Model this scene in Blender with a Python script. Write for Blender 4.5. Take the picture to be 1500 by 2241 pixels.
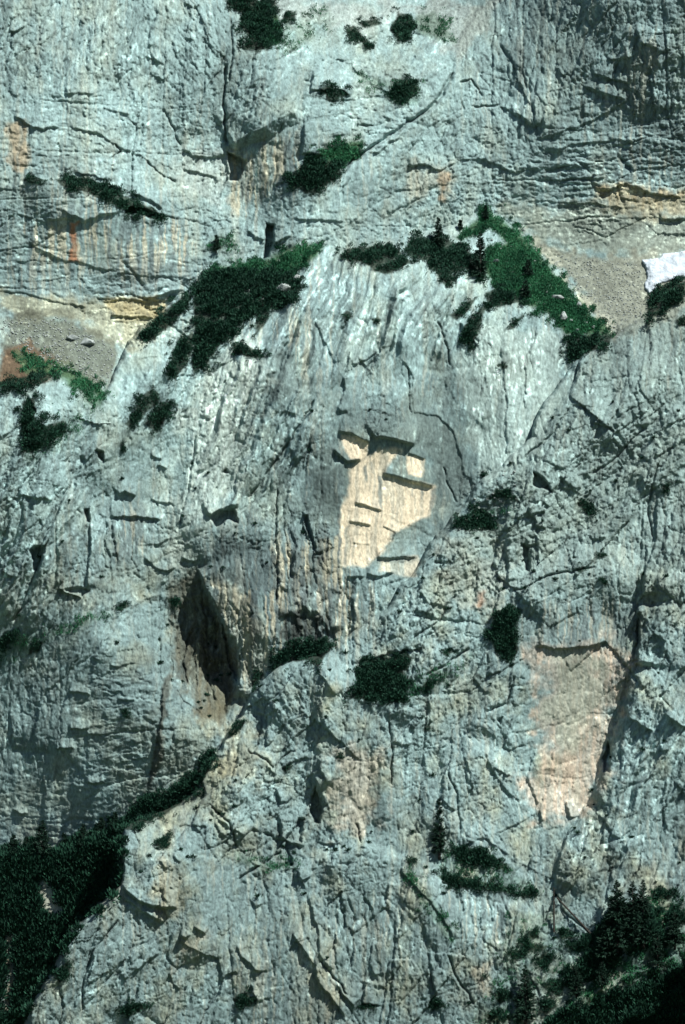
import bpy, math, time
import numpy as np
from mathutils import Vector
T0 = time.time()
scene = bpy.context.scene
for o in list(bpy.data.objects):
    bpy.data.objects.remove(o)

# ------------------------------------------------------------------ camera, sky, sun, exposure
DIST, PXM = 900.0, 10.0            # telephoto view from 900 m; 10 photo pixels to the metre on the wall
FPX = DIST * PXM
PITCH = math.radians(7.0)
CAM = np.array([0.0, -900.0, 30.0])
cd = bpy.data.cameras.new('camera')
cam = bpy.data.objects.new('camera', cd)
scene.collection.objects.link(cam)
cam.location = CAM
cam.rotation_euler = (math.radians(90) + PITCH, 0, 0)
cd.sensor_fit = 'VERTICAL'
cd.sensor_height = 36.0
cd.lens = 36.0 * FPX / 2241.0
cd.clip_start = 1.0
cd.clip_end = 20000.0
scene.camera = cam

SUN_EL, SUN_AZ = math.radians(46), math.radians(40)      # azimuth: to the right of the line from wall to camera
S = Vector((math.sin(SUN_AZ) * math.cos(SUN_EL), -math.cos(SUN_AZ) * math.cos(SUN_EL), math.sin(SUN_EL)))
sd = bpy.data.lights.new('sun', 'SUN')
sd.energy = 5.0
sd.angle = math.radians(0.5)
sd.color = (1.0, 0.98, 0.94)
sun = bpy.data.objects.new('sun', sd)
scene.collection.objects.link(sun)
sun.rotation_euler = S.to_track_quat('Z', 'Y').to_euler()
world = bpy.data.worlds.new('World')
scene.world = world
world.use_nodes = True
wn = world.node_tree
sky = wn.nodes.new('ShaderNodeTexSky')
sky.sky_type = 'NISHITA'
sky.sun_disc = False
sky.sun_elevation = SUN_EL
sky.altitude = 1500
sky.air_density = 0.8
sky.dust_density = 0.4
sky.sun_rotation = math.atan2(S.x, S.y)
wn.links.new(sky.outputs[0], wn.nodes['Background'].inputs[0])
wn.nodes['Background'].inputs[1].default_value = 0.05
scene.view_settings.view_transform = 'Standard'
scene.view_settings.look = 'None'
scene.view_settings.exposure = 0.74
scene.view_settings.gamma = 1.0
scene.cycles.diffuse_bounces = 1

# ------------------------------------------------------------------ helpers: noise
F = np.float32
def hash2(ix, iy, seed):
    h = ix.astype(np.int32).view(np.uint32) * np.uint32(374761393)
    h += iy.astype(np.int32).view(np.uint32) * np.uint32(668265263)
    h += np.uint32((seed * 982451653) & 0xffffffff)
    h = (h ^ (h >> np.uint32(13))) * np.uint32(1274126177)
    h = (h ^ (h >> np.uint32(16))) * np.uint32(2246822519)
    h ^= h >> np.uint32(13)
    return (h & np.uint32(0xffffff)).astype(F) / F(16777216)
def vnoise(x, y, seed=0):
    ix, iy = np.floor(x), np.floor(y)
    fx, fy = (x - ix).astype(F), (y - iy).astype(F)
    fx = fx * fx * (3 - 2 * fx); fy = fy * fy * (3 - 2 * fy)
    a, b = hash2(ix, iy, seed), hash2(ix + 1, iy, seed)
    c, d = hash2(ix, iy + 1, seed), hash2(ix + 1, iy + 1, seed)
    return (a + (b - a) * fx) * (1 - fy) + (c + (d - c) * fx) * fy
def fbm(x, y, seed=0, octs=4, gain=0.5):
    s, a, t = 0, 1.0, 0
    for i in range(octs):
        s = s + a * (vnoise(x * 2 ** i + 13.7 * i, y * 2 ** i + 7.3 * i, seed + i) - 0.5); t += a; a *= gain
    return s / t * 2
def worley(x, y, seed=0):
    ix, iy = np.floor(x), np.floor(y)
    f1 = np.full(x.shape, 9, F); f2 = np.full(x.shape, 9, F)
    cx = np.zeros(x.shape, F); cy = cx.copy(); dx1 = cx.copy(); dy1 = cx.copy()
    for j in (-1, 0, 1):
        for i in (-1, 0, 1):
            gx, gy = ix + i, iy + j
            dx = (x - gx - hash2(gx, gy, seed)).astype(F); dy = (y - gy - hash2(gx, gy, seed + 7)).astype(F)
            dd = dx * dx + dy * dy
            m = dd < f1
            f2 = np.where(m, f1, np.minimum(f2, dd))
            f1 = np.where(m, dd, f1); cx = np.where(m, gx, cx); cy = np.where(m, gy, cy)
            dx1 = np.where(m, dx, dx1); dy1 = np.where(m, dy, dy1)
    return np.sqrt(f1), np.sqrt(f2), cx, cy, dx1, dy1
CELL = []; EDGE = []
def facets(x, y, seed):
    f1, f2, cx, cy, dx, dy = worley(x, y, seed)
    EDGE.append(f2 - f1)
    CELL.append(hash2(cx, cy, seed + 31) - 0.5)
    return (hash2(cx, cy, seed + 21) - 0.5) + (hash2(cx, cy, seed + 22) - 0.5) * 1.5 * dx + (hash2(cx, cy, seed + 23) - 0.62) * 1.4 * dy
def sstep(a, b, x):
    t = np.clip((x - a) / (b - a), 0, 1)
    return t * t * (3 - 2 * t)

# ------------------------------------------------------------------ the grid all cliffs share (u right, v down, photo pixels)
ST = 2.12
us = np.arange(-64, 1566, ST); vs = np.arange(-64, 2306, ST)
U, V = np.meshgrid(us, vs)
U = U.astype(F); V = V.astype(F)
NV, NU = U.shape
WU = U + 5.0 * fbm(U / 34, V / 34, 501, 3) + 2.2 * fbm(U / 9, V / 9, 511, 2)
WV = V + 5.0 * fbm(U / 34, V / 34, 521, 3) + 2.2 * fbm(U / 9, V / 9, 531, 2)
def P3(u, v, d):
    t = DIST - d
    a = (np.asarray(u) - 750.0) / FPX * t
    b = (1120.5 - np.asarray(v)) / FPX * t
    c, s = math.cos(PITCH), math.sin(PITCH)
    return np.stack([CAM[0] + a, CAM[1] + c * t - s * b, CAM[2] + s * t + c * b], -1)
def box(pts, pad):
    p = np.asarray(pts, float)
    i0 = max(0, int((p[:, 0].min() - pad + 64) / ST)); i1 = min(NU, int((p[:, 0].max() + pad + 64) / ST) + 2)
    j0 = max(0, int((p[:, 1].min() - pad + 64) / ST)); j1 = min(NV, int((p[:, 1].max() + pad + 64) / ST) + 2)
    return (slice(j0, j1), slice(i0, i1))
def line_dist(x, y, pts):
    p = np.asarray(pts, float)
    seg = np.hypot(*(p[1:] - p[:-1]).T); cum = np.concatenate([[0], np.cumsum(seg)])
    best = np.full(x.shape, 1e9, F); t = np.zeros(x.shape, F); sg = np.ones(x.shape, F)
    for k in range(len(p) - 1):
        ax, ay = p[k]; dx, dy = p[k + 1] - p[k]; l2 = max(dx * dx + dy * dy, 1e-6)
        w = np.clip(((x - ax) * dx + (y - ay) * dy) / l2, 0, 1)
        dd = np.hypot(x - ax - w * dx, y - ay - w * dy)
        m = dd < best
        best = np.where(m, dd, best); t = np.where(m, (cum[k] + w * seg[k]) / cum[-1], t)
        sg = np.where(m, np.where(dx * (y - ay) - dy * (x - ax) < 0, 1, -1), sg)
    return best, t, sg
def poly_sd(x, y, pts):                       # positive inside
    p = np.asarray(list(pts) + [pts[0]], float)
    best = np.full(np.shape(x), 1e9, F); ins = np.zeros(np.shape(x), bool)
    for k in range(len(p) - 1):
        ax, ay = p[k]; bx, by = p[k + 1]; dx, dy = bx - ax, by - ay; l2 = max(dx * dx + dy * dy, 1e-6)
        w = np.clip(((x - ax) * dx + (y - ay) * dy) / l2, 0, 1)
        best = np.minimum(best, np.hypot(x - ax - w * dx, y - ay - w * dy))
        if ay != by:
            c = ((y < ay) != (y < by)) & (x < (bx - ax) * (y - ay) / (by - ay) + ax)
            ins ^= c
    return np.where(ins, best, -best)
def pp(s):                                    # "u,v u,v" -> points
    return [tuple(float(c) for c in w.split(',')) for w in s.split()]
def step(D, pts, p, h=40, under=2.5, ends=0.1):      # raised above (drawn left to right) or on the right (drawn downwards)
    b = box(pts, h + 8)
    k = 0.3 if (700 < pts[0][0] < 960 and 930 < pts[0][1] < 1200) else 1.0
    dist, t, sg = line_dist(U[b] + k * (WU[b] - U[b]), V[b] + k * (WV[b] - V[b]), pts)
    f = np.where(sg > 0, np.clip(1 - dist / h, 0, 1) ** 1.3, np.clip(1 - dist / under, 0, 1))
    win = sstep(0, ends, t) * sstep(0, ends, 1 - t) if ends > 0 else 1
    D[b] += 0.72 * p * f * win
def crack(D, pts, p, w=2.2):
    b = box(pts, w * 4 + 8)
    dist, t, sg = line_dist(WU[b], WV[b], pts)
    D[b] -= 1.5 * p * np.exp(-(dist / (0.7 * w)) ** 2) * sstep(0, 0.08, t) * sstep(0, 0.08, 1 - t)
def ridge(D, pts, p, wa, wb):                 # a crest: falls off over wa above / right of the line, over wb on the other side
    b = box(pts, max(wa, wb) + 8)
    dist, t, sg = line_dist(U[b] + .6 * (WU[b] - U[b]), V[b] + .6 * (WV[b] - V[b]), pts)
    f = np.clip(1 - dist / np.where(sg > 0, wa, wb), 0, 1)
    D[b] += 0.75 * p * f * (1.6 - .6 * f) * sstep(0, .18, t) * sstep(0, .18, 1 - t)
def hollow(D, pts, p, edge=5):
    b = box(pts, 10)
    D[b] -= p * sstep(-1, edge, poly_sd(WU[b], WV[b], pts))
def macro(ctrl):                              # thin-plate surface through the control depths
    c = np.asarray(ctrl, float); x = c[:, :2] / 400.0; n = len(c)
    r2 = ((x[:, None] - x[None]) ** 2).sum(-1)
    K = 0.5 * r2 * np.log(r2 + 1e-12) + 0.012 * np.eye(n)
    A = np.zeros((n + 3, n + 3)); A[:n, :n] = K; A[:n, n] = 1; A[:n, n + 1:] = x; A[n, :n] = 1; A[n + 1:, :n] = x.T
    w = np.linalg.solve(A, np.concatenate([c[:, 2], np.zeros(3)]))
    out = (w[n] + w[n + 1] * U / 400 + w[n + 2] * V / 400).astype(F)
    for k in range(n):
        q = ((U / 400 - x[k, 0]) ** 2 + (V / 400 - x[k, 1]) ** 2).astype(F)
        out += F(0.5 * w[k]) * q * np.log(q + F(1e-9))
    return out
def idw(pts, power=4):                        # list of (u, v, values...) -> blended value maps
    p = np.asarray(pts, float); tot = 0; acc = [0] * (p.shape[1] - 2)
    for r in p:
        w = (1.0 / (((U - r[0]) ** 2 + (V - r[1]) ** 2) / 1e4 + 0.05) ** (power / 2)).astype(F)
        tot = tot + w
        for k in range(len(acc)): acc[k] = acc[k] + w * F(r[2 + k])
    return [a / tot for a in acc]

# ------------------------------------------------------------------ rock structure: grain direction and roughness by region
# u, v, weights: vertical, steep leaning right, shallow leaning right, level, leaning left ; roughness ; streaking
REG = [
 (60,80,.3,.7,0,0,0,.9,.2),(250,100,.4,.6,0,0,0,.9,.2),(420,100,.6,0,0,0,.4,.9,.2),(150,300,.2,.2,0,.5,.1,.8,.3),(350,300,.3,.4,0,.3,0,.8,.3),
 (460,350,.2,.5,0,.3,0,.8,.3),(570,200,.1,.7,.2,0,0,.8,.2),(620,80,0,.4,.6,0,0,.9,.2),(780,130,0,.3,.4,.3,0,1,.1),(900,60,0,.3,.6,.1,0,.8,.1),
 (800,260,0,.1,.4,.5,0,1,.1),(950,330,.1,.3,.5,0,.1,1,.2),(780,420,.3,.3,.4,0,0,.6,.4),(580,400,.4,.6,0,0,0,.7,1),(1100,100,.6,0,.2,0,.2,1,.3),
 (1150,220,.6,0,.1,0,.3,1,.4),(1300,120,.3,.5,.1,0,.1,1.1,.4),(1430,200,.6,.2,0,.2,0,1.1,.7),(1300,260,.4,0,.2,.4,0,.8,.5),(1250,370,0,0,.1,.9,0,.9,.3),
 (1430,340,.2,0,0,.8,0,.9,.6),(1050,380,.1,.2,.2,.4,.1,1.1,.2),(1300,460,0,0,0,1,0,.7,.2),(1450,480,0,0,0,1,0,.5,.2),(1200,520,0,0,.1,.9,0,.35,.1),
 (1300,600,0,0,0,.5,.5,.12,0),(1400,560,0,0,0,1,0,.12,0),(60,450,.3,0,.2,.5,0,.8,.5),(200,540,.5,0,0,.5,0,.35,1),(330,560,.4,0,0,.6,0,.45,1),
 (80,600,.2,0,0,.8,0,.5,.6),(250,650,0,0,0,1,0,.7,.4),(330,690,0,0,0,1,0,.7,.3),(60,690,0,0,0,1,0,.3,.1),(100,740,0,0,0,.5,.5,.2,0),(230,780,0,0,0,.3,.7,.2,0),
 (440,500,.2,.2,.3,.3,0,1,.2),(640,480,.2,.2,.4,.2,0,.8,.2),(820,500,.1,.2,.4,.3,0,.9,.2),(940,440,.1,.3,.4,.2,0,.9,.2),
 (1120,580,0,.3,.2,0,.5,.4,0),(600,600,0,.3,.7,0,0,.7,.1),(700,640,0,1,0,0,0,.8,.5),(850,640,.1,.9,0,0,0,1,.3),(950,660,.3,.7,0,0,0,1.1,.3),(1050,700,.5,.5,0,0,0,.9,.3),
 (1150,780,.9,.1,0,0,0,.35,.5),(1080,850,.9,.1,0,0,0,.35,.6),(1200,850,.5,.5,0,0,0,.3,.2),(950,850,.7,.3,0,0,0,.4,.5),(800,780,.2,.8,0,0,0,.9,.4),(640,760,.2,.8,0,0,0,.5,.8),
 (560,900,.2,.8,0,0,0,.9,.4),(450,850,.1,.8,.1,0,0,.9,.2),(350,900,0,.8,.2,0,0,1,.1),(830,900,.1,.5,.4,0,0,.8,.3),(1000,980,.6,.4,0,0,0,.25,.5),(1080,980,.8,.2,0,0,0,.4,.2),
 (830,1060,.5,.2,0,.3,0,.2,.35),(800,1180,.5,.2,0,.3,0,.25,.2),(920,1100,.5,.2,0,.3,0,.22,.3),(770,1120,.5,.2,0,.3,0,.22,.3),(860,830,.6,.4,0,0,0,.35,.3),(770,900,.3,.5,.2,0,0,.35,.2),(940,930,.6,.4,0,0,0,.22,.3),(1030,900,.7,.3,0,0,0,.25,.4),(700,1050,.6,.4,0,0,0,.35,.7),(640,1000,.2,.8,0,0,0,.9,.4),(500,1030,.1,.8,.1,0,0,.9,.2),
 (560,1150,.1,.4,.5,0,0,.8,.4),(640,1250,.9,.1,0,0,0,.8,1),(740,1310,1,0,0,0,0,.6,1),(540,1280,.9,.1,0,0,0,.5,1),(680,1180,.7,.3,0,0,0,1,.8),(880,1180,0,.3,.7,0,0,.4,.2),
 (380,1000,.3,.4,.2,.1,0,.6,.2),(280,1040,.3,.4,.2,.1,0,.6,.3),(280,1180,.9,.1,0,0,0,.6,.9),(150,1050,0,.8,.2,0,0,1.1,.2),(60,1000,0,.8,.2,0,0,1.2,.1),(60,1250,0,1,0,0,0,.9,.3),
 (180,1200,.6,.4,0,0,0,.9,.3),(380,1200,.2,.3,.3,.2,0,.8,.2),(300,1280,.2,.2,.4,.2,0,.8,.1),(450,1400,.8,.2,0,0,0,1.2,.5),(400,1450,.7,.3,0,0,0,1.0,.4),
 (200,1420,.2,.6,.1,.1,0,.6,.1),(280,1500,.1,.1,.1,.7,0,.6,.2),(60,1500,.5,.5,0,0,0,.7,.2),(100,1650,.6,.3,0,.1,0,.6,.2),(250,1640,.2,0,.1,.7,0,.7,.1),(350,1600,.4,.1,.1,.4,0,.8,.1),
 (100,1780,.3,.1,.1,.5,0,.5,.2),(250,1760,.3,.2,.1,.4,0,.6,.1),
 (1300,800,.3,.4,.3,0,0,1,.3),(1430,800,.5,.3,.2,0,0,.8,.6),(1250,950,.1,.7,.2,0,0,.9,.3),(1400,950,.1,.4,.5,0,0,1,.1),(1300,1060,.2,.3,.3,.1,.1,1.2,.1),(1100,1100,.1,.2,.4,.2,.1,1.2,0),
 (1180,1160,.2,.4,.2,0,.2,1.2,.1),(1000,1250,.1,.4,.3,0,.2,1.2,.1),(1270,1290,.2,.2,.5,.1,0,.8,.3),(1300,1370,.8,.1,.1,0,0,.6,.9),(1450,1200,.6,.4,0,0,0,.8,.5),(1460,1350,.4,.5,.1,0,0,1.1,.2),
 (1250,1500,.2,.5,.3,0,0,.3,.2),(1240,1620,.1,.3,.6,0,0,.3,.2),(1230,1720,.2,.3,.4,.1,0,.5,.2),(1440,1500,.2,.5,.2,0,.1,1.1,.1),(1430,1700,.2,.8,0,0,0,.9,.2),(1330,1850,.2,.8,0,0,0,.9,.3),(1470,1850,.5,.5,0,0,0,.8,.4),
 (900,1350,.1,.4,.3,0,.2,1.2,.1),(1050,1480,.2,.3,.3,.1,.1,.9,.3),(700,1500,.4,.2,.1,0,.3,.9,.3),(900,1580,.4,.3,.2,.1,0,1,.2),(620,1550,.2,.1,.2,.1,.4,1,.2),(1050,1650,.4,.3,.1,0,.2,.8,.4),
 (560,1680,.2,.6,.1,.1,0,1,.3),(790,1720,.5,.1,.2,.2,0,.6,.3),(900,1720,.5,.2,.2,.1,0,.7,.4),(1080,1780,.3,.2,.2,0,.3,.8,.3),(640,1800,.3,.3,.2,0,.2,1.2,.2),(480,1780,.1,.3,.4,0,.2,1.1,.2),
 (400,1850,.2,.3,.3,0,.2,.8,.3),(330,1980,.2,.3,.2,0,.3,.9,.4),(250,2100,.1,.8,.1,0,0,.8,.3),(480,1980,.5,.3,.2,0,0,.6,.4),(750,1900,.2,.2,.3,.2,.1,1,.2),(800,2050,.9,.1,0,0,0,.6,.6),
 (950,2030,.7,.1,.1,0,.1,.6,.5),(1080,2000,.9,.1,0,0,0,.6,.7),(560,2150,.6,.3,.1,0,0,.6,.5),(400,2150,.3,.5,.2,0,0,.7,.3),(1000,2180,.4,.2,.2,.1,.1,1,.2),(1200,2050,.2,.4,.2,.1,.1,1,.1),(1400,2100,.1,.4,.5,0,0,1,.1)]
wV, wD, wS, wH, wB, ROUGH, STREAK = idw(REG)
ROCK = np.zeros_like(U); BLK = np.zeros_like(U); GRAIN = np.zeros_like(U); FINE = np.zeros_like(U)
for w, ang, sd0 in ((wV, 88, 100), (wD, 63, 200), (wS, 38, 300), (wH, 4, 400), (wB, -58, 600)):
    a = math.radians(ang)
    al = WU * math.cos(a) - WV * math.sin(a); ac = WU * math.sin(a) + WV * math.cos(a)
    CELL.clear(); EDGE.clear()
    lk = 1.1 if ang in (4, 38) else 1.7
    n = 0.95 * facets(al / (250 * lk), ac / 90, sd0) + 0.75 * facets(al / (95 * lk), ac / 34, sd0 + 30) + 0.52 * facets(al / (30 * lk), ac / 13, sd0 + 60)
    n += 0.42 * facets(al / (11 * lk), ac / 6.6, sd0 + 80)
    FINE += w * fbm(al / (7 * lk), ac / 5.0, sd0 + 98, 3, 0.6)
    c1 = fbm(al / (130 * lk), ac / 46, sd0 + 41, 4, 0.55); c2 = fbm(al / (52 * lk), ac / 22, sd0 + 45, 4, 0.55); c3 = vnoise(al / 90, ac / 60, sd0 + 49)
    n -= 0.5 * np.exp(-(c1 / 0.022) ** 2) * sstep(.35, .6, c3) + 0.3 * np.exp(-(c2 / 0.035) ** 2) * sstep(.65, .4, c3)
    n -= 1.1 * np.exp(-(EDGE[0] / 0.030) ** 2) * sstep(.25, .5, c3) + 0.75 * np.exp(-(EDGE[1] / 0.05) ** 2) * sstep(.62, .38, c3) + 0.28 * np.exp(-(EDGE[2] / 0.09) ** 2)
    BLK += w * (0.22 * CELL[0] + 0.26 * CELL[1] + 0.24 * CELL[2] + 0.16 * CELL[3])
    n += 0.5 * (1 - np.abs(fbm(al / (110 * lk), ac / 20, sd0 + 90, 5, 0.6)) * 2)
    GRAIN += w * (0.7 * fbm(al / 75, ac / 4.5, sd0 + 95, 3, 0.65) + 0.7 * fbm(al / 190, ac / 13, sd0 + 97, 3, 0.6))
    ROCK += w * n
f1, f2, *_ = worley(WU / 26, WV / 26, 801)
g1, g2, *_ = worley(WU / 60, WV / 52, 811)
pitm = sstep(0.0, 0.5, fbm(U / 90, V / 90, 821, 3))
ROCK -= (0.22 * np.exp(-((f2 - f1) / 0.07) ** 2) + 0.3 * np.exp(-((g2 - g1) / 0.04) ** 2)) * pitm
ROCK += 0.22 * fbm(U / 12, V / 12, 831, 3)
ROCK -= 0.35 * sstep(0.42, 0.62, fbm(WU / 13, WV / 11, 861, 3) * (0.7 + 0.6 * vnoise(U / 70, V / 70, 871)))
ROCK *= 0.92 * ROUGH ** 1.2
ROCK += 0.8 * (3.2 * fbm(U / 300, V / 380, 1201, 2) + 1.6 * fbm(WU / 110, WV / 150, 1231, 2)) * (0.1 + 0.6 * np.clip(ROUGH, 0, 1))
# long flutes running down from the rim of the central buttress
a = math.radians(66); fal = WU * math.cos(a) - WV * math.sin(a); fac = WU * math.sin(a) + WV * math.cos(a)
def slabs(poly, soft=45): return sstep(-soft, soft, poly_sd(U, V, pp(poly)))
flm = slabs("640,560 740,555 900,540 1040,620 1050,700 960,800 840,800 720,840 620,880 560,820")
flm = np.maximum(flm, .75 * slabs("560,700 720,820 700,940 620,1080 540,1120 430,1150 420,1000 480,820"))
flm = np.maximum(flm, .6 * slabs("-80,900 150,930 250,960 180,1150 60,1400 -80,1450"))
flm = np.maximum(flm, .6 * slabs("1560,1480 1450,1520 1380,1640 1260,1860 1240,1980 1420,1930 1560,1960"))
flm = np.maximum(flm, .5 * slabs("240,860 340,740 450,830 400,950 230,1000"))
wig = 26 * fbm(U / 120, V / 120, 1321, 2)
r1 = 1 - 2 * np.abs(fbm(fal / 340, (fac + wig) / 34, 1301, 2, 0.5)); r2 = 1 - 2 * np.abs(fbm(fal / 200, (fac + wig) / 11, 1311, 2))
ROCK *= 1 - 0.55 * flm
ROCK += flm * (1.9 * r1 + 0.7 * r2)
GRAIN += 1.2 * flm * fbm(fal / 160, (fac + wig) / 7, 1331, 3, 0.65)
# ------------------------------------------------------------------ large forms (u, v, metres towards the camera)
M0 = macro([(-60,-60,-16),(250,-60,-18),(500,-60,-24),(800,-60,-46),(1080,-60,-44),(1300,-60,-16),(1560,-60,-4),
 (0,250,-8),(250,250,-10),(480,200,-15),(500,300,-15),(600,180,-13.5),(670,250,-12),(760,150,-22),(900,120,-26),(1000,200,-22),(1100,150,-22),(1300,200,-14),(1560,250,-5),
 (0,400,-4),(250,420,-5),(450,420,-13),(560,450,-13),(650,400,-8),(800,350,-12),(1000,400,-14),(1150,420,-14),(1350,420,-9),(1560,430,-5),
 (0,560,-2),(250,560,-3),(400,560,-6),(520,560,-9),(650,520,-6),(800,500,-10),(950,470,-13),
 (1150,500,-13),(1300,500,-9),(1500,500,-5),(1250,620,-4),(1350,700,5),(1450,600,1),(1300,800,12),(1560,700,8),
 (0,650,-2),(200,680,-2),(350,680,-6),(100,740,4),(0,780,8),(200,800,9),(300,800,3),(100,870,14),(450,750,-1),(600,700,-3),(800,800,0),(1100,800,0)])
M1 = macro([(1062,452,-11.5),(1200,600,1),(1340,735,10),(1150,560,-2),(1060,560,-3),(1200,680,8),(1060,620,3),(1150,660,6),(1260,650,5),
 (900,540,-2),(740,560,-1),(650,545,-4),(560,560,-6),(470,590,-3),(420,640,1),(310,725,5),(245,840,10),(225,870,14),(90,830,16),(-60,850,17),
 (500,680,3),(600,620,0),(620,700,6),(750,650,7),(900,650,9),(1050,700,10),(1150,740,11),(1230,780,12),
 (350,800,8),(450,850,8),(560,850,10),(650,850,12),(780,850,14),(870,900,17),(960,850,14),(1100,900,15),(1200,950,17),
 (830,930,18.5),(830,1000,16),(830,1100,17),(800,1200,18),(920,1100,15.5),(990,1000,15),(1080,1020,18),(1150,1100,20),
 (700,1050,16.5),(620,1050,13.5),(520,1000,11),(400,1000,10.5),(250,1000,12),(100,1000,18),(-60,1000,20),
 (450,1200,15),(560,1250,18),(650,1250,19.5),(750,1300,20),(850,1300,20),(600,1400,21),(520,1320,18),
 (420,1350,12),(460,1480,13),(380,1280,14),(300,1250,15.5),(150,1200,16.5),(-60,1250,16),
 (250,1400,20),(350,1500,23),(420,1600,25),(150,1500,16.5),(0,1500,11),(-60,1600,8),(200,1700,19),(350,1700,22),(50,1800,11),(-60,1900,7),(300,1850,17),
 (600,1550,20),(800,1500,19),(1000,1300,19)])
M2 = macro([(1560,560,14),(1500,620,14),(1420,695,14),(1340,740,14),(1240,815,17),(1170,930,20),(1145,985,22),(1050,1060,21.5),(1000,1130,21),(930,1200,22),(860,1320,24),(760,1400,25),(650,1450,26),(590,1480,26),(540,1560,27),(480,1640,30),(420,1740,33),(330,1790,36),(270,1830,41),(265,1940,44),(160,2040,48),(70,2200,52),
 (1400,800,20),(1300,900,22),(1200,1000,23),(1450,1000,26),(1300,1100,25),(1150,1150,24),(1050,1200,24),(1200,1250,27),(1350,1250,28),(1480,1250,32),(950,1350,27),(1050,1400,29),(1250,1400,30),(1370,1400,29),(1470,1500,36),(850,1500,31),(700,1500,29),(1000,1550,33),(1250,1550,31),(1330,1650,33),(1400,1700,38),(1500,1700,42),(600,1600,31),(800,1650,35),(1000,1700,37),(1200,1750,36),(1300,1850,41),(1500,1900,48),(500,1720,36),(650,1750,36),(850,1800,39),(400,1850,42),(550,1850,40),(700,1900,44),(950,1880,43),(1100,1900,44),(1200,1950,45),(350,1950,45),(500,2000,47),(700,2050,49),(900,2000,49),(1050,2050,50),(1200,2080,50),(1350,2050,54),(1500,2050,57),(200,2150,49),(350,2150,50),(550,2200,51),(800,2200,52),(1000,2200,53),(1250,2200,57),(1500,2200,60),(300,2300,52),(800,2300,54),(1500,2300,63),(50,2300,53)])
M2 = M2 - 0.16 * np.clip(V - 1450, 0, 900) / PXM
M3 = macro([(-60,1860,17),(90,1870,18),(260,1800,20.5),(420,1700,24),(480,1640,25),(-60,2050,20),(150,2000,20),(260,1950,20),(-60,2300,23),(150,2200,22),(60,2100,21),(350,1850,22)])

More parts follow.
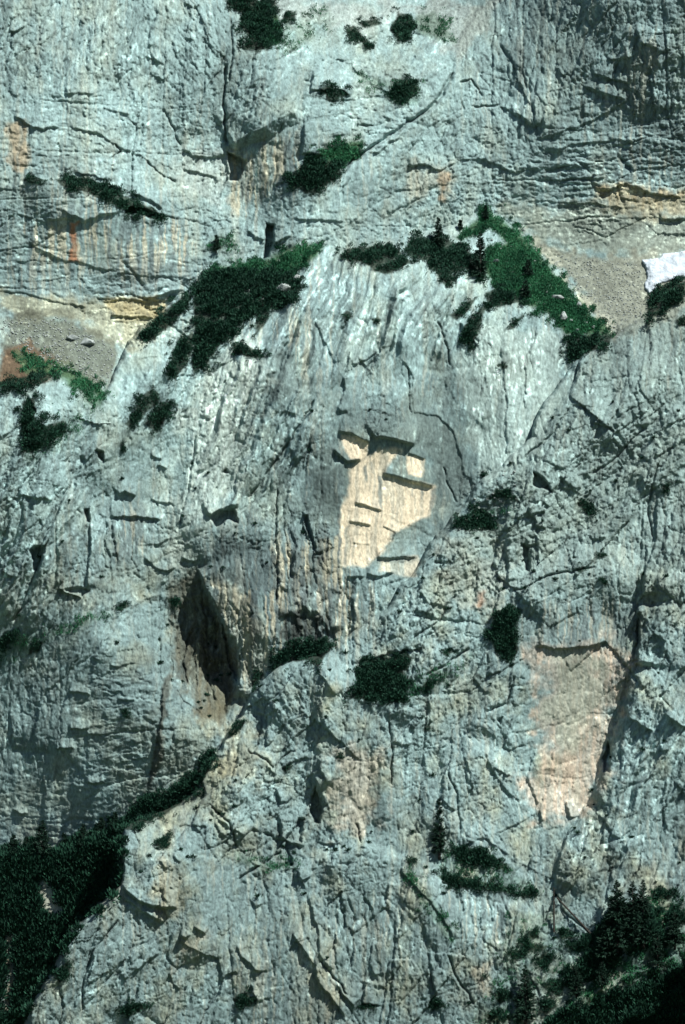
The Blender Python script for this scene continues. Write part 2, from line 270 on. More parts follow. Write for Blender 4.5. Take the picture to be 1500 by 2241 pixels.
# ------------------------------------------------------------------ traced ledges, roofs, cracks and hollows: layer, points, height, fall-off, underside
STEPS = [
 (0,"28,252 45,258 60,268 95,284 130,277",1.3,70,3),(0,"150,275 210,292 245,310 290,335 310,322",.8,60,2.5),(0,"355,470 320,452 270,440 200,412 130,400 50,395",2.6,160,8),
 (0,"160,375 200,382 232,395",.8,30,2.5),(0,"290,420 325,437 358,455",1.5,40,3),(0,"100,480 150,475 182,485 222,470 275,458",1.1,60,4),(0,"135,460 165,472 185,480",1.0,20,2.5),
 (0,"40,500 80,540 100,550 150,570 230,590 300,602 370,606 440,612",.5,60,2.5),(0,"315,650 340,650 400,632",1.8,30,4),(0,"230,660 270,650 300,655 330,665",.8,20,3),
 (0,"235,685 265,692 310,695 345,697",1.4,22,3),(0,"0,635 60,640 130,660 200,670",.7,24,3),(0,"500,318 525,303 550,290 600,264 630,250 662,243",3.0,110,26),
 (0,"668,262 666,300 664,340",1.8,60,2.5),(0,"686,150 683,200",1.8,60,2.5),(0,"500,330 498,365 500,398",1.5,30,2.5),
 (0,"1098,90 1110,115 1115,165",.8,40,2),(0,"1142,95 1140,180 1155,215 1170,240",.9,40,2),(0,"1180,160 1170,230 1172,282",.8,50,2),(0,"1095,230 1135,250 1162,270 1173,283",1.1,40,2.5),
 (0,"1175,312 1200,300 1250,280 1320,250 1370,220 1380,205",.9,70,2.5),(0,"1275,190 1310,200 1340,210 1372,216",1.6,40,3),(0,"1290,160 1335,170 1385,185",1.2,30,2.5),(0,"1330,135 1385,122",.9,30,2.5),
 (0,"1217,145 1237,165",.9,30,2.5),(0,"1392,60 1400,95 1440,105 1445,120",1.5,50,3),(0,"1425,170 1430,230 1440,250",1.0,50,2),(0,"1440,140 1470,125 1480,110",.9,30,2.5),(0,"1250,200 1252,240",.8,40,2),(0,"1282,215 1280,250",.7,40,2),
 (0,"1150,370 1200,365 1300,355",.8,22,2.5),(0,"1300,415 1340,412 1365,400 1420,420 1500,432",1.2,30,3),(0,"1200,330 1270,312 1340,305 1400,310",.8,24,2.5),(0,"1440,478 1500,476",1.6,24,4),
 (0,"1000,345 1060,350 1130,375 1160,370",1.0,40,2.5),(0,"890,360 930,358 965,370 1000,350",1.4,40,3),(0,"1180,400 1260,392 1330,388",.7,18,2.5),(0,"1160,440 1260,442 1380,455",.6,16,2.5),
 (0,"780,340 830,330 870,300 900,270",1.1,40,2),(0,"700,200 740,190 770,210",1.5,40,4),(0,"740,130 770,140 780,160",1,30,3),(0,"780,268 820,270 860,255",.9,30,3),(0,"820,190 870,205 905,190",.7,30,3),
 (0,"345,0 343,30 335,60 325,100",.8,50,2),(0,"415,45 410,85",.8,40,2),(0,"405,10 425,15 440,8",.9,20,2.5),(0,"330,165 350,170 365,180",.9,30,2.5),(0,"317,122 345,130",.8,20,2.5),(0,"140,200 160,205 210,205",.8,24,2.5),
 (0,"225,230 260,245 285,250",.7,24,2.5),(0,"395,325 420,340 450,345 495,340",1.1,40,2.5),(0,"400,370 440,380 480,390",.8,24,2.5),(0,"440,30 455,85 465,110 475,125",.9,50,2),(0,"183,33 175,48",1.0,20,2.5),
 (0,"240,60 205,105 150,140",.6,60,2.5),(0,"230,70 222,120 205,170",.7,60,2.5),(0,"540,500 560,520 600,530 640,515",1.2,30,3),(0,"640,480 700,478 760,485",.8,24,2.5),(0,"850,470 880,450 920,430",.9,30,2.5),
 (0,"700,350 720,300 760,290",.9,30,3),(0,"20,60 30,66 60,55",1,20,3),(0,"290,330 312,345 318,300",.8,30,2.5),(0,"740,470 745,420 770,380",.8,60,2.5),
 (1,"740,942 770,948 795,962 812,967",1.2,40,4),(1,"730,980 745,996 760,1008 792,1003",1.7,36,6),(1,"818,962 830,953 860,957 890,966 912,972",2.2,60,7),(1,"893,990 915,998 932,1004",.55,24,3),
 (1,"836,1033 860,1037 900,1050 953,1062",1.5,50,8),(1,"775,1098 800,1103 815,1110 838,1116",.8,24,4),(1,"765,1138 790,1143 815,1150",.7,20,4),(1,"770,1185 790,1190 812,1190",.3,16,4),
 (1,"985,1110 950,1125 900,1145 870,1165 860,1185 830,1215 805,1240 780,1250 748,1240",1.3,60,3),(1,"822,1222 850,1220 880,1216 914,1220",1.1,30,4),(1,"800,1255 830,1260 865,1252",1.1,24,4),
 (1,"748,1240 745,1180 750,1110 745,1060 755,1000",.8,60,4),(1,"660,1115 670,1160 685,1190 692,1215",1.8,60,3),(1,"605,1125 607,1200 606,1300",1.0,60,2.5),(1,"455,1128 475,1115 500,1105 528,1103",2.2,50,10),
 (1,"870,770 890,800 905,830 905,870 910,900 960,910 990,940 1010,990 1020,1040 1045,1070",.45,40,2.5),(1,"735,905 790,890 840,900 880,915",.2,40,5),(1,"612,1355 632,1335 648,1345 665,1322 684,1338 690,1330 705,1352 722,1378 740,1368 757,1374",2.0,40,12),
 (1,"432,1238 450,1280 475,1330 490,1360 502,1385 516,1400 521,1440 523,1490 512,1535",5.2,150,4),(1,"490,1605 430,1560 380,1500 365,1470 350,1450 290,1390 250,1360",1.3,120,4),
 (1,"260,1084 275,1071 296,1083",1.6,30,3),(1,"240,1130 270,1127 310,1130 355,1137",1.5,36,3),(1,"197,1140 200,1200 195,1240 190,1285",1.4,40,2.5),(1,"230,1135 235,1150 232,1180 246,1220",1.0,30,2.5),
 (1,"125,1285 150,1297 177,1308",1.6,30,3),(1,"330,995 355,1003",.7,16,2.5),(1,"345,1015 370,1025",.9,16,2.5),(1,"330,1090 380,1102",.7,20,2.5),(1,"0,1250 40,1263",.7,24,2.5),(1,"40,1080 80,1090 120,1095",1.1,30,2.5),
 (1,"320,1190 345,1192 370,1175",.8,24,2.5),(1,"315,1220 340,1240 365,1250 390,1240",.9,30,2.5),(1,"400,1220 430,1230",1.2,20,3),(1,"185,1010 215,975 225,1010",1.2,30,3),
 (1,"150,1512 180,1515 198,1520",1,20,3),(1,"255,1530 280,1531 310,1527",.8,18,3),(1,"150,1590 175,1594 200,1590",1,20,3),(1,"123,1635 145,1636 162,1632",1.4,20,3),(1,"190,1711 207,1712 230,1709",1.6,22,4),
 (1,"240,1460 270,1455 300,1445",.7,20,2.5),(1,"240,1380 215,1420 200,1440",.8,40,2.5),(1,"85,1540 80,1590 75,1640 65,1670",.8,40,2),(1,"97,1690 100,1740 96,1800",.7,40,2),(1,"195,1590 193,1640 195,1680",.6,40,2),(1,"25,1560 28,1620",.6,40,2),
 (1,"365,1470 355,1560 350,1640 335,1700 300,1760",1.2,40,3),(1,"290,1660 330,1655",.6,20,2.5),(1,"30,1770 50,1782 60,1780",1,20,3),
 (1,"1095,740 1100,790 1105,830 1112,880 1113,1000",.6,70,2),(1,"1180,710 1165,760 1150,790 1150,870 1152,900",.7,70,2),(1,"640,660 600,720 570,800 560,860",.6,80,3),(1,"770,800 800,785 830,765",1.2,30,3),
 (1,"785,780 800,800 830,770",1.0,30,3),(1,"690,700 720,760 735,800",.6,40,2.5),(1,"840,1150 870,1165",.4,12,2.5),(1,"560,690 520,760 500,830",.6,60,3),(1,"640,1010 660,1000 690,930",1.2,60,3),(1,"645,910 650,880 660,850",1.0,50,3),
 (1,"755,820 760,850 740,900",1.2,50,3),(1,"1090,840 1065,890 1040,930",.5,60,2.5),(1,"60,860 80,900 70,980",2.0,60,4),(1,"0,960 40,930 60,900",.9,40,3),(1,"1005,700 1030,735 1070,680",1.2,40,3),
 (1,"740,1300 760,1260 800,1262",1.0,40,3),(1,"770,1300 780,1330 775,1380",1.0,40,3),(1,"640,1150 650,1200 640,1260",1.0,40,3),
 (2,"1160,1105 1175,1140 1172,1152",1.6,40,3),(2,"1190,1095 1204,1110",1,24,2.5),(2,"1110,1195 1112,1240 1112,1272",1.6,50,3),(2,"1300,922 1320,928 1338,932",1.4,30,4),(2,"1338,935 1310,960 1290,960",.9,40,3),(2,"1400,935 1430,925 1440,905",1,40,2.5),
 (2,"1226,1040 1255,1070 1275,1070",1,40,2.5),(2,"1440,1080 1440,1150 1433,1200 1412,1250 1406,1310",1.4,90,3),(2,"1413,1250 1408,1290 1410,1305",2.0,60,4),(2,"1396,1325 1399,1370 1391,1460",4.2,110,4),(2,"1390,1450 1370,1530 1345,1600 1333,1650 1325,1700 1290,1760",2.4,110,3),
 (2,"1290,1755 1240,1830 1225,1880 1213,1940",1.4,90,3),(2,"1170,1412 1230,1418 1290,1415 1338,1400",1.6,130,4),(2,"1320,1565 1260,1620 1200,1660 1155,1692",1.2,70,8),(2,"1370,1540 1376,1566 1400,1585 1432,1595",1.3,40,3),(2,"1455,1560 1480,1578 1505,1592",2.0,50,4),
 (2,"1060,1640 1080,1690 1110,1730 1140,1752",.7,50,2.5),(2,"1015,1650 1030,1690 1035,1740",.6,40,2.5),(2,"700,1472 720,1500 736,1524",1.1,40,2.5),(2,"690,1530 704,1560 716,1595",.8,40,2),(2,"655,1545 665,1560 678,1566",1,24,3),(2,"700,1660 706,1690 718,1716",1.4,40,3),
 (2,"605,1725 612,1745 616,1758",1.6,30,3),(2,"620,1678 640,1664 678,1657",1.2,30,3),(2,"580,1675 600,1690 602,1708",1.1,30,3),(2,"690,1700 706,1745 710,1760",1,40,2.5),(2,"613,1785 620,1828 640,1845 668,1852",1.8,40,5),(2,"940,1890 860,1870 790,1850 700,1880 650,1895 605,1905 570,1890 520,1870",1.8,80,5),
 (2,"654,1900 660,1926 682,1913",1.8,24,4),(2,"640,2035 655,2065 690,2110 705,2160 730,2190 756,2228",1.9,60,3),(2,"668,1953 685,1990 697,2045 702,2090 730,2127",1.2,110,3),(2,"735,2155 755,2180 776,2202",1.6,50,3),(2,"803,2145 798,2175 795,2198",1.6,50,3),(2,"820,2060 814,2110 824,2142",1.1,40,2.5),
 (2,"852,1930 850,1965 838,1990",1.1,40,2.5),(2,"880,1905 930,1960 975,2015 1000,2060",.9,60,3),(2,"520,2065 530,2095 560,2123 580,2122",1.2,40,3),(2,"553,2150 560,2172 567,2195",1.3,40,2.5),
 (2,"268,1933 285,1955 315,1974 350,1985 392,1983",2.8,70,6),(2,"272,1962 300,1985 325,1998 358,2018",1.5,22,4),(2,"395,2046 410,2050 418,2044",1.8,24,4),(2,"425,2025 436,2035 450,2043",1.4,24,3),(2,"268,2146 300,2122 350,2085",1.2,50,3),(2,"370,2130 385,2155 396,2166",1,30,2.5),
 (2,"350,1880 362,1902",.9,24,2.5),(2,"380,1870 396,1888",.9,24,2.5),(2,"555,1985 575,1975",1.2,30,3),(2,"1290,1170 1300,1180 1330,1170",1,24,3),(2,"1415,1350 1430,1390 1465,1405",1.2,50,3),(2,"1395,1490 1405,1510",1.2,24,3),(2,"1445,1630 1450,1645",1,24,3),
 (2,"920,1290 940,1320 990,1330",.9,40,3),(2,"860,1620 880,1632 905,1628",.8,30,3),(2,"480,1790 500,1810 540,1830",1.2,40,3),(2,"500,1610 530,1580 550,1530",1,40,3),(2,"560,1560 580,1570 610,1545",1.2,30,3),
 (2,"1150,1690 1180,1760 1170,1800",.7,60,3),(2,"990,1860 1060,1830 1120,1870",.7,40,3),(2,"1240,1750 1250,1790",1.2,30,3),(2,"1460,1700 1450,1760 1460,1820",.9,60,2.5),(2,"1350,1750 1310,1830 1270,1860",.8,60,3),(2,"1385,1650 1350,1720 1300,1800",.8,60,3),
 (1,"650,1345 655,1372 665,1365",1.2,20,3),(1,"690,1345 700,1385 712,1372",1.2,20,3),
 (2,"1490,2080 1440,2112 1360,2142 1300,2172 1240,2202",2.6,40,4),(2,"1500,2120 1440,2150 1380,2180",1.6,30,4),
]
CRACKS = [(0,"312,200 300,270 289,335 287,450",.5,2.2),(0,"495,140 490,220 498,320",1.2,4),(0,"720,415 770,350 850,300 950,230 1000,150",1.4,6),(0,"250,310 262,330 240,345",.7,2),(0,"500,180 510,120 505,40",.8,3),
 (0,"1040,235 1070,232 1095,228",.8,2.5),(0,"1000,185 1030,170 1060,215",.7,2.5),(0,"450,200 480,160 490,120",.7,3),(0,"395,320 380,280 360,240",.6,2.5),(0,"390,400 350,380 320,350",.6,2.2),
 (1,"890,800 895,850 900,905",.6,2),(1,"960,700 980,760 985,800",.7,2.5),(1,"1000,600 990,660 975,700",.8,3),(1,"430,950 415,1050 390,1160",.6,3),(1,"610,1060 605,1130 608,1200 604,1330",.9,2.4),(1,"520,700 480,830 440,950",.5,3),(1,"690,870 640,960 560,1070 540,1100",.9,3),
 (1,"380,1500 410,1540 450,1575",.8,3),(1,"420,1380 400,1440 410,1500",.8,3),(1,"450,1420 455,1480 470,1540",.8,3),(1,"110,1180 60,1290 30,1370",.8,3),(1,"160,1050 110,1150 80,1230",.8,3),(1,"90,1000 40,1080 0,1150",.8,3),(1,"970,1020 985,1070 995,1100",.5,2),
 (2,"1140,1010 1200,960 1250,890",.8,3),(2,"1290,1040 1340,1010 1420,930",.7,3),(2,"1120,1300 1200,1260 1300,1240",.8,3),(2,"1440,1010 1420,1100 1430,1180",.7,3),(2,"980,1690 1000,1740 1010,1820",.6,2.5),(2,"850,1570 860,1640 855,1720",.8,3),(2,"780,1800 785,1830 790,1850",1.0,2.4),
 (2,"460,1760 500,1800 520,1860",.9,3),(2,"540,1640 600,1680 640,1640",.8,3),(2,"700,2100 740,2150 760,2180",.8,2.5),(2,"980,2090 1000,2140 1040,2200",.7,3),(2,"180,2220 185,2140 200,2090 262,2010",.9,3),(2,"1290,2040 1230,1990 1215,1950",.6,2.5),(2,"1130,1990 1110,2080 1090,2130",.6,3),
 (2,"930,1480 980,1450 1030,1420",.9,3),(2,"520,1930 560,1900 620,1860",.9,3),(2,"1000,1300 960,1360 900,1400",.8,3),(2,"1060,1560 1110,1540 1130,1480",.7,3)]
HOLL = [(1,"432,1245 452,1290 440,1330 455,1370 430,1400 462,1440 445,1480 480,1520 470,1560 500,1590 516,1530 520,1440 500,1385 475,1330 450,1280",2.6,26),(1,"395,1330 412,1300 425,1360 405,1420 390,1390",1.2,14),(0,"497,332 515,340 545,355 530,380 522,400 500,398",3.5,5),(0,"582,490 602,490 598,530 590,560 572,572 576,530",4.5,5),(0,"280,262 298,270 298,278 284,268",1.5,3),(0,"270,455 300,450 350,470 355,485 310,472 272,470",2,4),
 (1,"62,1205 75,1197 103,1195 97,1215 85,1250 70,1248 72,1230",3,4),(1,"210,980 226,985 226,1012 218,1008",2.2,4),(1,"183,1115 197,1112 198,1143 186,1146",2.5,4),(1,"458,1125 480,1112 520,1118 522,1145 497,1140 475,1158",2.5,5),(1,"485,1032 497,1023 506,1036",1.5,3),
 (1,"660,1128 672,1125 690,1190 696,1212 684,1200",2,4),(1,"480,1350 505,1390 520,1420 520,1500 500,1460",2.0,5),(1,"135,1290 170,1280 200,1290 178,1308",1.6,4),
 (2,"1167,1030 1190,1045 1210,1077 1190,1072 1166,1062",3.2,4),(2,"1140,1190 1156,1200 1162,1255 1148,1250",2.2,4),(2,"1330,1625 1341,1650 1336,1692 1322,1692 1322,1655",3.5,4),(2,"692,1718 705,1770 699,1803 685,1803 680,1770",3,4),(2,"1395,1340 1403,1340 1398,1450 1388,1452",2.5,3),
 (2,"655,1790 668,1792 660,1845 640,1846 625,1830 640,1820",1.8,4),(2,"1090,1572 1103,1568 1094,1586",1.4,3),(2,"625,1335 668,1325 690,1340 690,1360 640,1360",1.2,4)]

RIDGES = [(2,"285,1780 268,1850 264,1940 205,2000 160,2045 112,2140 72,2200 20,2330",3.4,220,40),
 (1,"690,580 640,720 600,850 560,980 520,1120",2.4,130,50),(1,"770,750 725,850 690,950 645,1060 615,1160",2.2,90,45),(1,"725,930 790,890 850,880 915,905",.7,120,60),
 (1,"575,720 505,860 455,980 420,1100 395,1215",2.0,140,55),(1,"335,735 280,850 240,960 195,1090",2.2,120,50),(1,"125,990 80,1120 40,1240 -10,1370",2.0,70,35),(1,"175,1040 140,1150 110,1260 50,1390",1.6,60,35),(1,"65,950 20,1050 -40,1170",1.6,60,40),
 (1,"430,1245 500,1180 580,1158 615,1185",2.0,80,46),(1,"1060,700 1040,820 1035,940",1.0,120,50),(1,"1140,740 1130,860 1128,980",.8,60,40),(1,"700,600 660,720 640,800",1.4,60,30),(1,"800,580 760,700 735,800",1.2,50,30),(1,"900,600 870,700 850,770",1.2,50,30),(1,"980,620 960,710 950,790",1.2,50,30),
 (1,"245,1350 170,1430 110,1530 60,1660",1.6,120,60),(1,"650,1180 655,1260 640,1340",1.2,50,24),(1,"715,1200 712,1280 730,1350",1.2,40,24),(1,"560,1260 555,1340 575,1420",1.0,50,26),
 (2,"1300,840 1235,940 1182,1040 1130,1140 1095,1220",2.6,95,40),(2,"1145,1350 1200,1290 1270,1262 1340,1262 1405,1305",2.4,70,80),(2,"1040,1120 960,1240 900,1330 815,1405",1.6,90,36),(2,"550,1550 620,1480 700,1458 770,1495",1.8,36,130),(2,"725,1455 712,1600 700,1750",1.6,80,36),
 (2,"575,1620 530,1740 500,1860",1.5,80,40),(2,"1070,1610 990,1720 945,1840",1.7,120,50),(2,"1425,1440 1372,1600 1312,1760 1240,1880 1205,1970",2.4,130,26),(2,"1490,1490 1440,1640 1385,1780 1330,1910",1.7,70,36),(2,"690,1905 800,1868 895,1905",1.6,30,130),
 (2,"255,1835 330,1800 420,1788 490,1840",1.6,30,110),(2,"1420,760 1380,880 1330,990",1.8,90,40),(2,"1500,880 1450,990 1400,1080",1.6,80,40),(2,"960,1400 900,1480 850,1580",1.4,80,40),(2,"1130,1440 1080,1520 1040,1620",1.5,80,40),(2,"850,1600 840,1720 830,1820",1.2,60,36),
 (2,"1120,1960 1140,2060 1100,2140",1.2,60,36),(2,"420,1900 440,2000 420,2120",1.2,70,40),(2,"880,1900 945,1990 1015,2100",1.4,60,50),(2,"1470,1240 1450,1340 1420,1430",1.4,60,30),
 (0,"705,130 690,200 668,345",1.8,100,26),(0,"1010,130 885,300 755,425",1.8,60,60),(0,"1310,90 1235,200 1172,290",1.6,70,60),(0,"1190,40 1150,180 1172,290",1.4,60,40),(0,"1390,40 1400,180 1420,260",1.4,70,50),(0,"250,20 200,130 140,240",1.6,90,60),(0,"340,60 300,180 285,300",1.3,70,50),(0,"445,60 430,180 400,300",1.3,60,40),(0,"600,100 560,200 520,290",1.4,80,50),(0,"70,420 180,430 280,480",1.2,40,60)]
LAYER_POLY = {
 1: pp("-90,850 0,845 90,830 130,820 180,850 225,870 245,830 270,770 310,722 350,690 400,650 430,630 470,585 540,575 600,560 650,535 700,540 740,550 800,540 880,520 900,510 960,505 1010,490 1062,452 1100,480 1160,530 1210,590 1260,650 1310,700 1342,735 1380,800 1300,830 1260,900 1220,1000 1210,1130 1090,1240 990,1350 830,1470 650,1560 600,1640 560,1760 460,1870 340,1960 -90,1990"),
 2: pp("1600,560 1500,612 1470,640 1420,692 1380,712 1340,738 1300,765 1260,790 1240,815 1215,850 1190,880 1170,925 1163,955 1142,982 1100,1015 1045,1062 1015,1105 988,1140 940,1190 912,1250 880,1280 850,1330 790,1370 760,1395 722,1413 700,1440 640,1450 590,1475 550,1520 530,1570 500,1600 480,1640 450,1690 420,1740 380,1770 330,1790 278,1812 266,1850 265,1940 205,2000 160,2040 112,2140 72,2200 30,2340 1600,2340"),
 3: pp("-90,1868 60,1862 110,1868 150,1862 200,1838 240,1823 300,1755 400,1690 470,1635 500,1660 420,1800 330,1900 330,2000 200,2160 120,2340 -90,2340"),
}
a = math.radians(58); al = WU * math.cos(a) - WV * math.sin(a); ac = WU * math.sin(a) + WV * math.cos(a); CELL.clear(); EDGE.clear()
SLAB = 2.3 * facets(al / 260, ac / 110, 1401) + 1.2 * facets(al / 120, ac / 52, 1441)
jm = sstep(.35, .65, vnoise(U / 120, V / 120, 1471))
SLAB -= 0.6 * jm * np.exp(-(EDGE[0] / 0.025) ** 2) + 0.35 * (1 - jm) * np.exp(-(EDGE[1] / 0.04) ** 2)
SLAB *= 0.72 * np.clip(ROUGH, .05, 1) ** 1.3
DEP = {}
for L, M in ((0, M0), (1, M1), (2, M2), (3, M3)):
    D = M + ROCK * (1.0 if L < 3 else 0.5)
    if L == 2: D = D + SLAB
    for l, pts, p, h, un in STEPS:
        if l == L: step(D, pp(pts), p, h, un)
    for l, pts, p, wa, wb in RIDGES:
        if l == L: ridge(D, pp(pts), p * (1.5 if L == 2 else 1.0), wa, wb)
    for l, pts, p, w in CRACKS:
        if l == L: crack(D, pp(pts), p, w)
    for l, pts, p, e in HOLL:
        if l == L: hollow(D, pp(pts), p, e)
    DEP[L] = D.astype(F)
SD = {L: poly_sd(WU, WV, LAYER_POLY[L]) for L in (1, 2, 3)}
for L in (1, 2, 3):
    s = SD[L]
    DEP[L] = DEP[L] - np.where(s < 9, 1.6 * (1 - np.clip(s, 0, 9) / 9) ** 2, 0) - 1.6 * np.clip(-s, 0, 99)
    if L == 1:                                       # keep the buttress in front of the wall it stands against
        inside = s > 0
        lift = np.where(inside, np.clip(DEP[0] + 0.4 - DEP[1], 0, 6), 0) * (1 - sstep(20, 60, s)) * (V < 900)
        DEP[1] = DEP[1] + lift
KEEP = {0: (SD[1] < 60) & (V < 1000), 1: (SD[1] > -8) & (SD[2] < 60), 2: SD[2] > -8, 3: (SD[3] > -8) & (SD[2] < 40)}
TOP = np.where(KEEP[0], DEP[0], -999).astype(F); WHICH = np.zeros(U.shape, np.int8)
for L in (1, 3, 2):
    m = KEEP[L] & (DEP[L] > TOP)
    TOP = np.where(m, DEP[L], TOP); WHICH = np.where(m, L, WHICH)

# ------------------------------------------------------------------ rock colours: stains, fresh breaks, scree, soil, and some painted shade
def mask(pts, f=10, nz=0.8):
    out = np.zeros_like(U); b = box(pts, f * 2 + 12)
    s = poly_sd(WU[b], WV[b], pts) + nz * f * NZ[b]
    out[b] = sstep(-f, f, s)
    return out
NZ = 1.3 * fbm(U / 22, V / 22, 901, 4) + 1.0 * fbm(U / 75, V / 75, 905, 3)
ST1 = vnoise(WU / 5.0, WV / 95, 911) * 0.6 + vnoise(WU / 11, WV / 160, 912) * 0.4
ST2 = vnoise(WU / 3.2 + 50, WV / 60, 913) * 0.5 + vnoise(WU / 8, WV / 120, 914) * 0.5
big = fbm(U / 260, V / 260, 921, 4); mid = fbm(U / 60, V / 60, 931, 4); fine = FINE
COL = np.empty(U.shape + (3,), F)
grey = np.array([0.203, 0.297, 0.288], F)
COL[:] = grey
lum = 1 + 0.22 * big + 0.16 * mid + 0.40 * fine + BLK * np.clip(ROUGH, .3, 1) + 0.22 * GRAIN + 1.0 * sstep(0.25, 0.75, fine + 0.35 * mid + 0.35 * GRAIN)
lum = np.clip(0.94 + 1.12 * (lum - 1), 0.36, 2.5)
COL *= lum[..., None]
warm = np.clip(0.12 + 1.5 * fbm(U / 60, V / 80, 951, 5, .6), 0, 1)[..., None]
warm = warm * (0.5 + 0.6 * sstep(1150, 1450, V + 90 * NZ) * (1 - .75 * slabs("-90,1340 250,1350 420,1560 440,1700 250,1830 -90,1880")))[..., None]
COL *= (1 + (np.array([1.30, 1.02, 0.80], F) - 1) * warm)
SC = 0.82 * np.array([0.90, 1.03, 1.0], F)
def mixc(m, c, lk=1.0):
    global COL
    COL += (np.array(c, F) * SC * (1 + lk * (lum - 1))[..., None] - COL) * np.clip(m, 0, 1)[..., None]
(tone_shade,) = idw([(100,100,1.05),(350,200,1.1),(450,350,1.25),(570,200,1.15),(800,200,1.1),(620,450,1.2),(950,300,1.1),(1050,350,1.1),(1300,150,.82),(1450,250,.78),(1250,330,1.0),(1400,460,1.0),(200,450,1.05),(300,580,.9),(900,480,1.1),
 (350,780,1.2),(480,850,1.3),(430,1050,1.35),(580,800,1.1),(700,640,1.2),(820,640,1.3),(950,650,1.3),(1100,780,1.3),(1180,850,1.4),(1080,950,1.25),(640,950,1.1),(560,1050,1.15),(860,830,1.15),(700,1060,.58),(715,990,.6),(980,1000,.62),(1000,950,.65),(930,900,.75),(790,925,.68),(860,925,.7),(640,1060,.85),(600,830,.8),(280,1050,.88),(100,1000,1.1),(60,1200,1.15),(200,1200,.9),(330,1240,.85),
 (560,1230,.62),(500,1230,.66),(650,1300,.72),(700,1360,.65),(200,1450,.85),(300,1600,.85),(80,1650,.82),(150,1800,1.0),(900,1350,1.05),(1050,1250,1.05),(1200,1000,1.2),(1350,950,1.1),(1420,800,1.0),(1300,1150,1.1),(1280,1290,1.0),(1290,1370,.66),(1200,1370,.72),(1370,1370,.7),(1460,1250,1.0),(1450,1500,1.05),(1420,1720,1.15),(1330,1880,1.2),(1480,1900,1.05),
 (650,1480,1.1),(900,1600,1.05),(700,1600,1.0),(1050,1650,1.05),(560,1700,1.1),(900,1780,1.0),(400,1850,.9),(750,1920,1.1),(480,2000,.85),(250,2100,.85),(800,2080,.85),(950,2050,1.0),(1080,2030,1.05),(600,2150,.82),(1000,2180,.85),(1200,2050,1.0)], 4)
COL *= tone_shade[..., None]; lum = lum * (0.45 + 0.55 * tone_shade)  # regional weathering, with part of the walls' light and shade painted in
COL *= (1 - 0.17 * sstep(1550, 2100, V + 60 * NZ))[..., None]  # all rock darker towards the bottom
sk = STREAK * sstep(0.46, 0.6, ST1)
mixc(sk * 0.8, (0.165, 0.20, 0.205))
sk2 = STREAK * sstep(0.60, 0.74, ST2)
mixc(sk2 * 0.75, (0.50, 0.45, 0.36))
TAN = [("748,953 775,955 808,970 800,1000 790,1008 765,1003 752,985",4,1,.15),("762,1025 800,995 830,978 875,985 850,1020 842,1036 950,1063 946,1100 940,1125 900,1145 865,1170 830,1215 805,1240 750,1238 745,1180 752,1110 765,1060",7,1,.35),
 ("892,998 930,1004 925,1046 893,1040",3,.95,.5),("835,1226 915,1218 910,1262 830,1250",5,.6,.6)]
FRESH = (0.86, 0.665, 0.495)
for s, f, a, stq in TAN:
    m = mask(pp(s), f) * a
    mixc(m * (1 - stq * sstep(0.5, 0.64, ST1)), FRESH, .6)
for s in ("828,1042 839,1042 836,1114 829,1108","868,984 874,984 874,1012 868,1010","882,984 890,985 889,1006 884,1004","795,1020 806,1012 804,1060 797,1052","812,1010 818,1006 818,1040 813,1036","756,1160 764,1150 760,1238 752,1238","942,1068 950,1068 947,1118 941,1112","900,1066 905,1068 905,1085 901,1084","922,1070 927,1072 927,1092 923,1090"):
    mixc(mask(pp(s), 2.5, .5) * .7, (0.20, 0.23, 0.225))
for s, a in (("455,1270 500,1240 600,1200 760,1180 765,1300 750,1400 600,1425 520,1390",.85),("500,340 650,290 660,340 600,430 500,480",.6),("45,500 400,490 420,600 250,610 60,560",.55),("1180,1325 1390,1320 1390,1400 1180,1405",.5)):
    m = mask(pp(s), 14) * a
    mixc(m * sstep(.47, .55, ST1), (0.135, 0.165, 0.17)); mixc(m * sstep(.56, .64, ST2), (0.62, 0.53, 0.40))
def col(s, f, a, c, streaky=0.0, nz=1.5):
    mixc(mask(pp(s), f, nz) * a * (1 - streaky + streaky * sstep(0.42, 0.62, ST2)), c)
TANC = (0.50, 0.44, 0.335); PINK = (0.68, 0.47, 0.355); ORG = (0.42, 0.235, 0.12); YEL = (0.47, 0.36, 0.20); DKG = (0.175, 0.212, 0.205); BRN = (0.12, 0.10, 0.065)
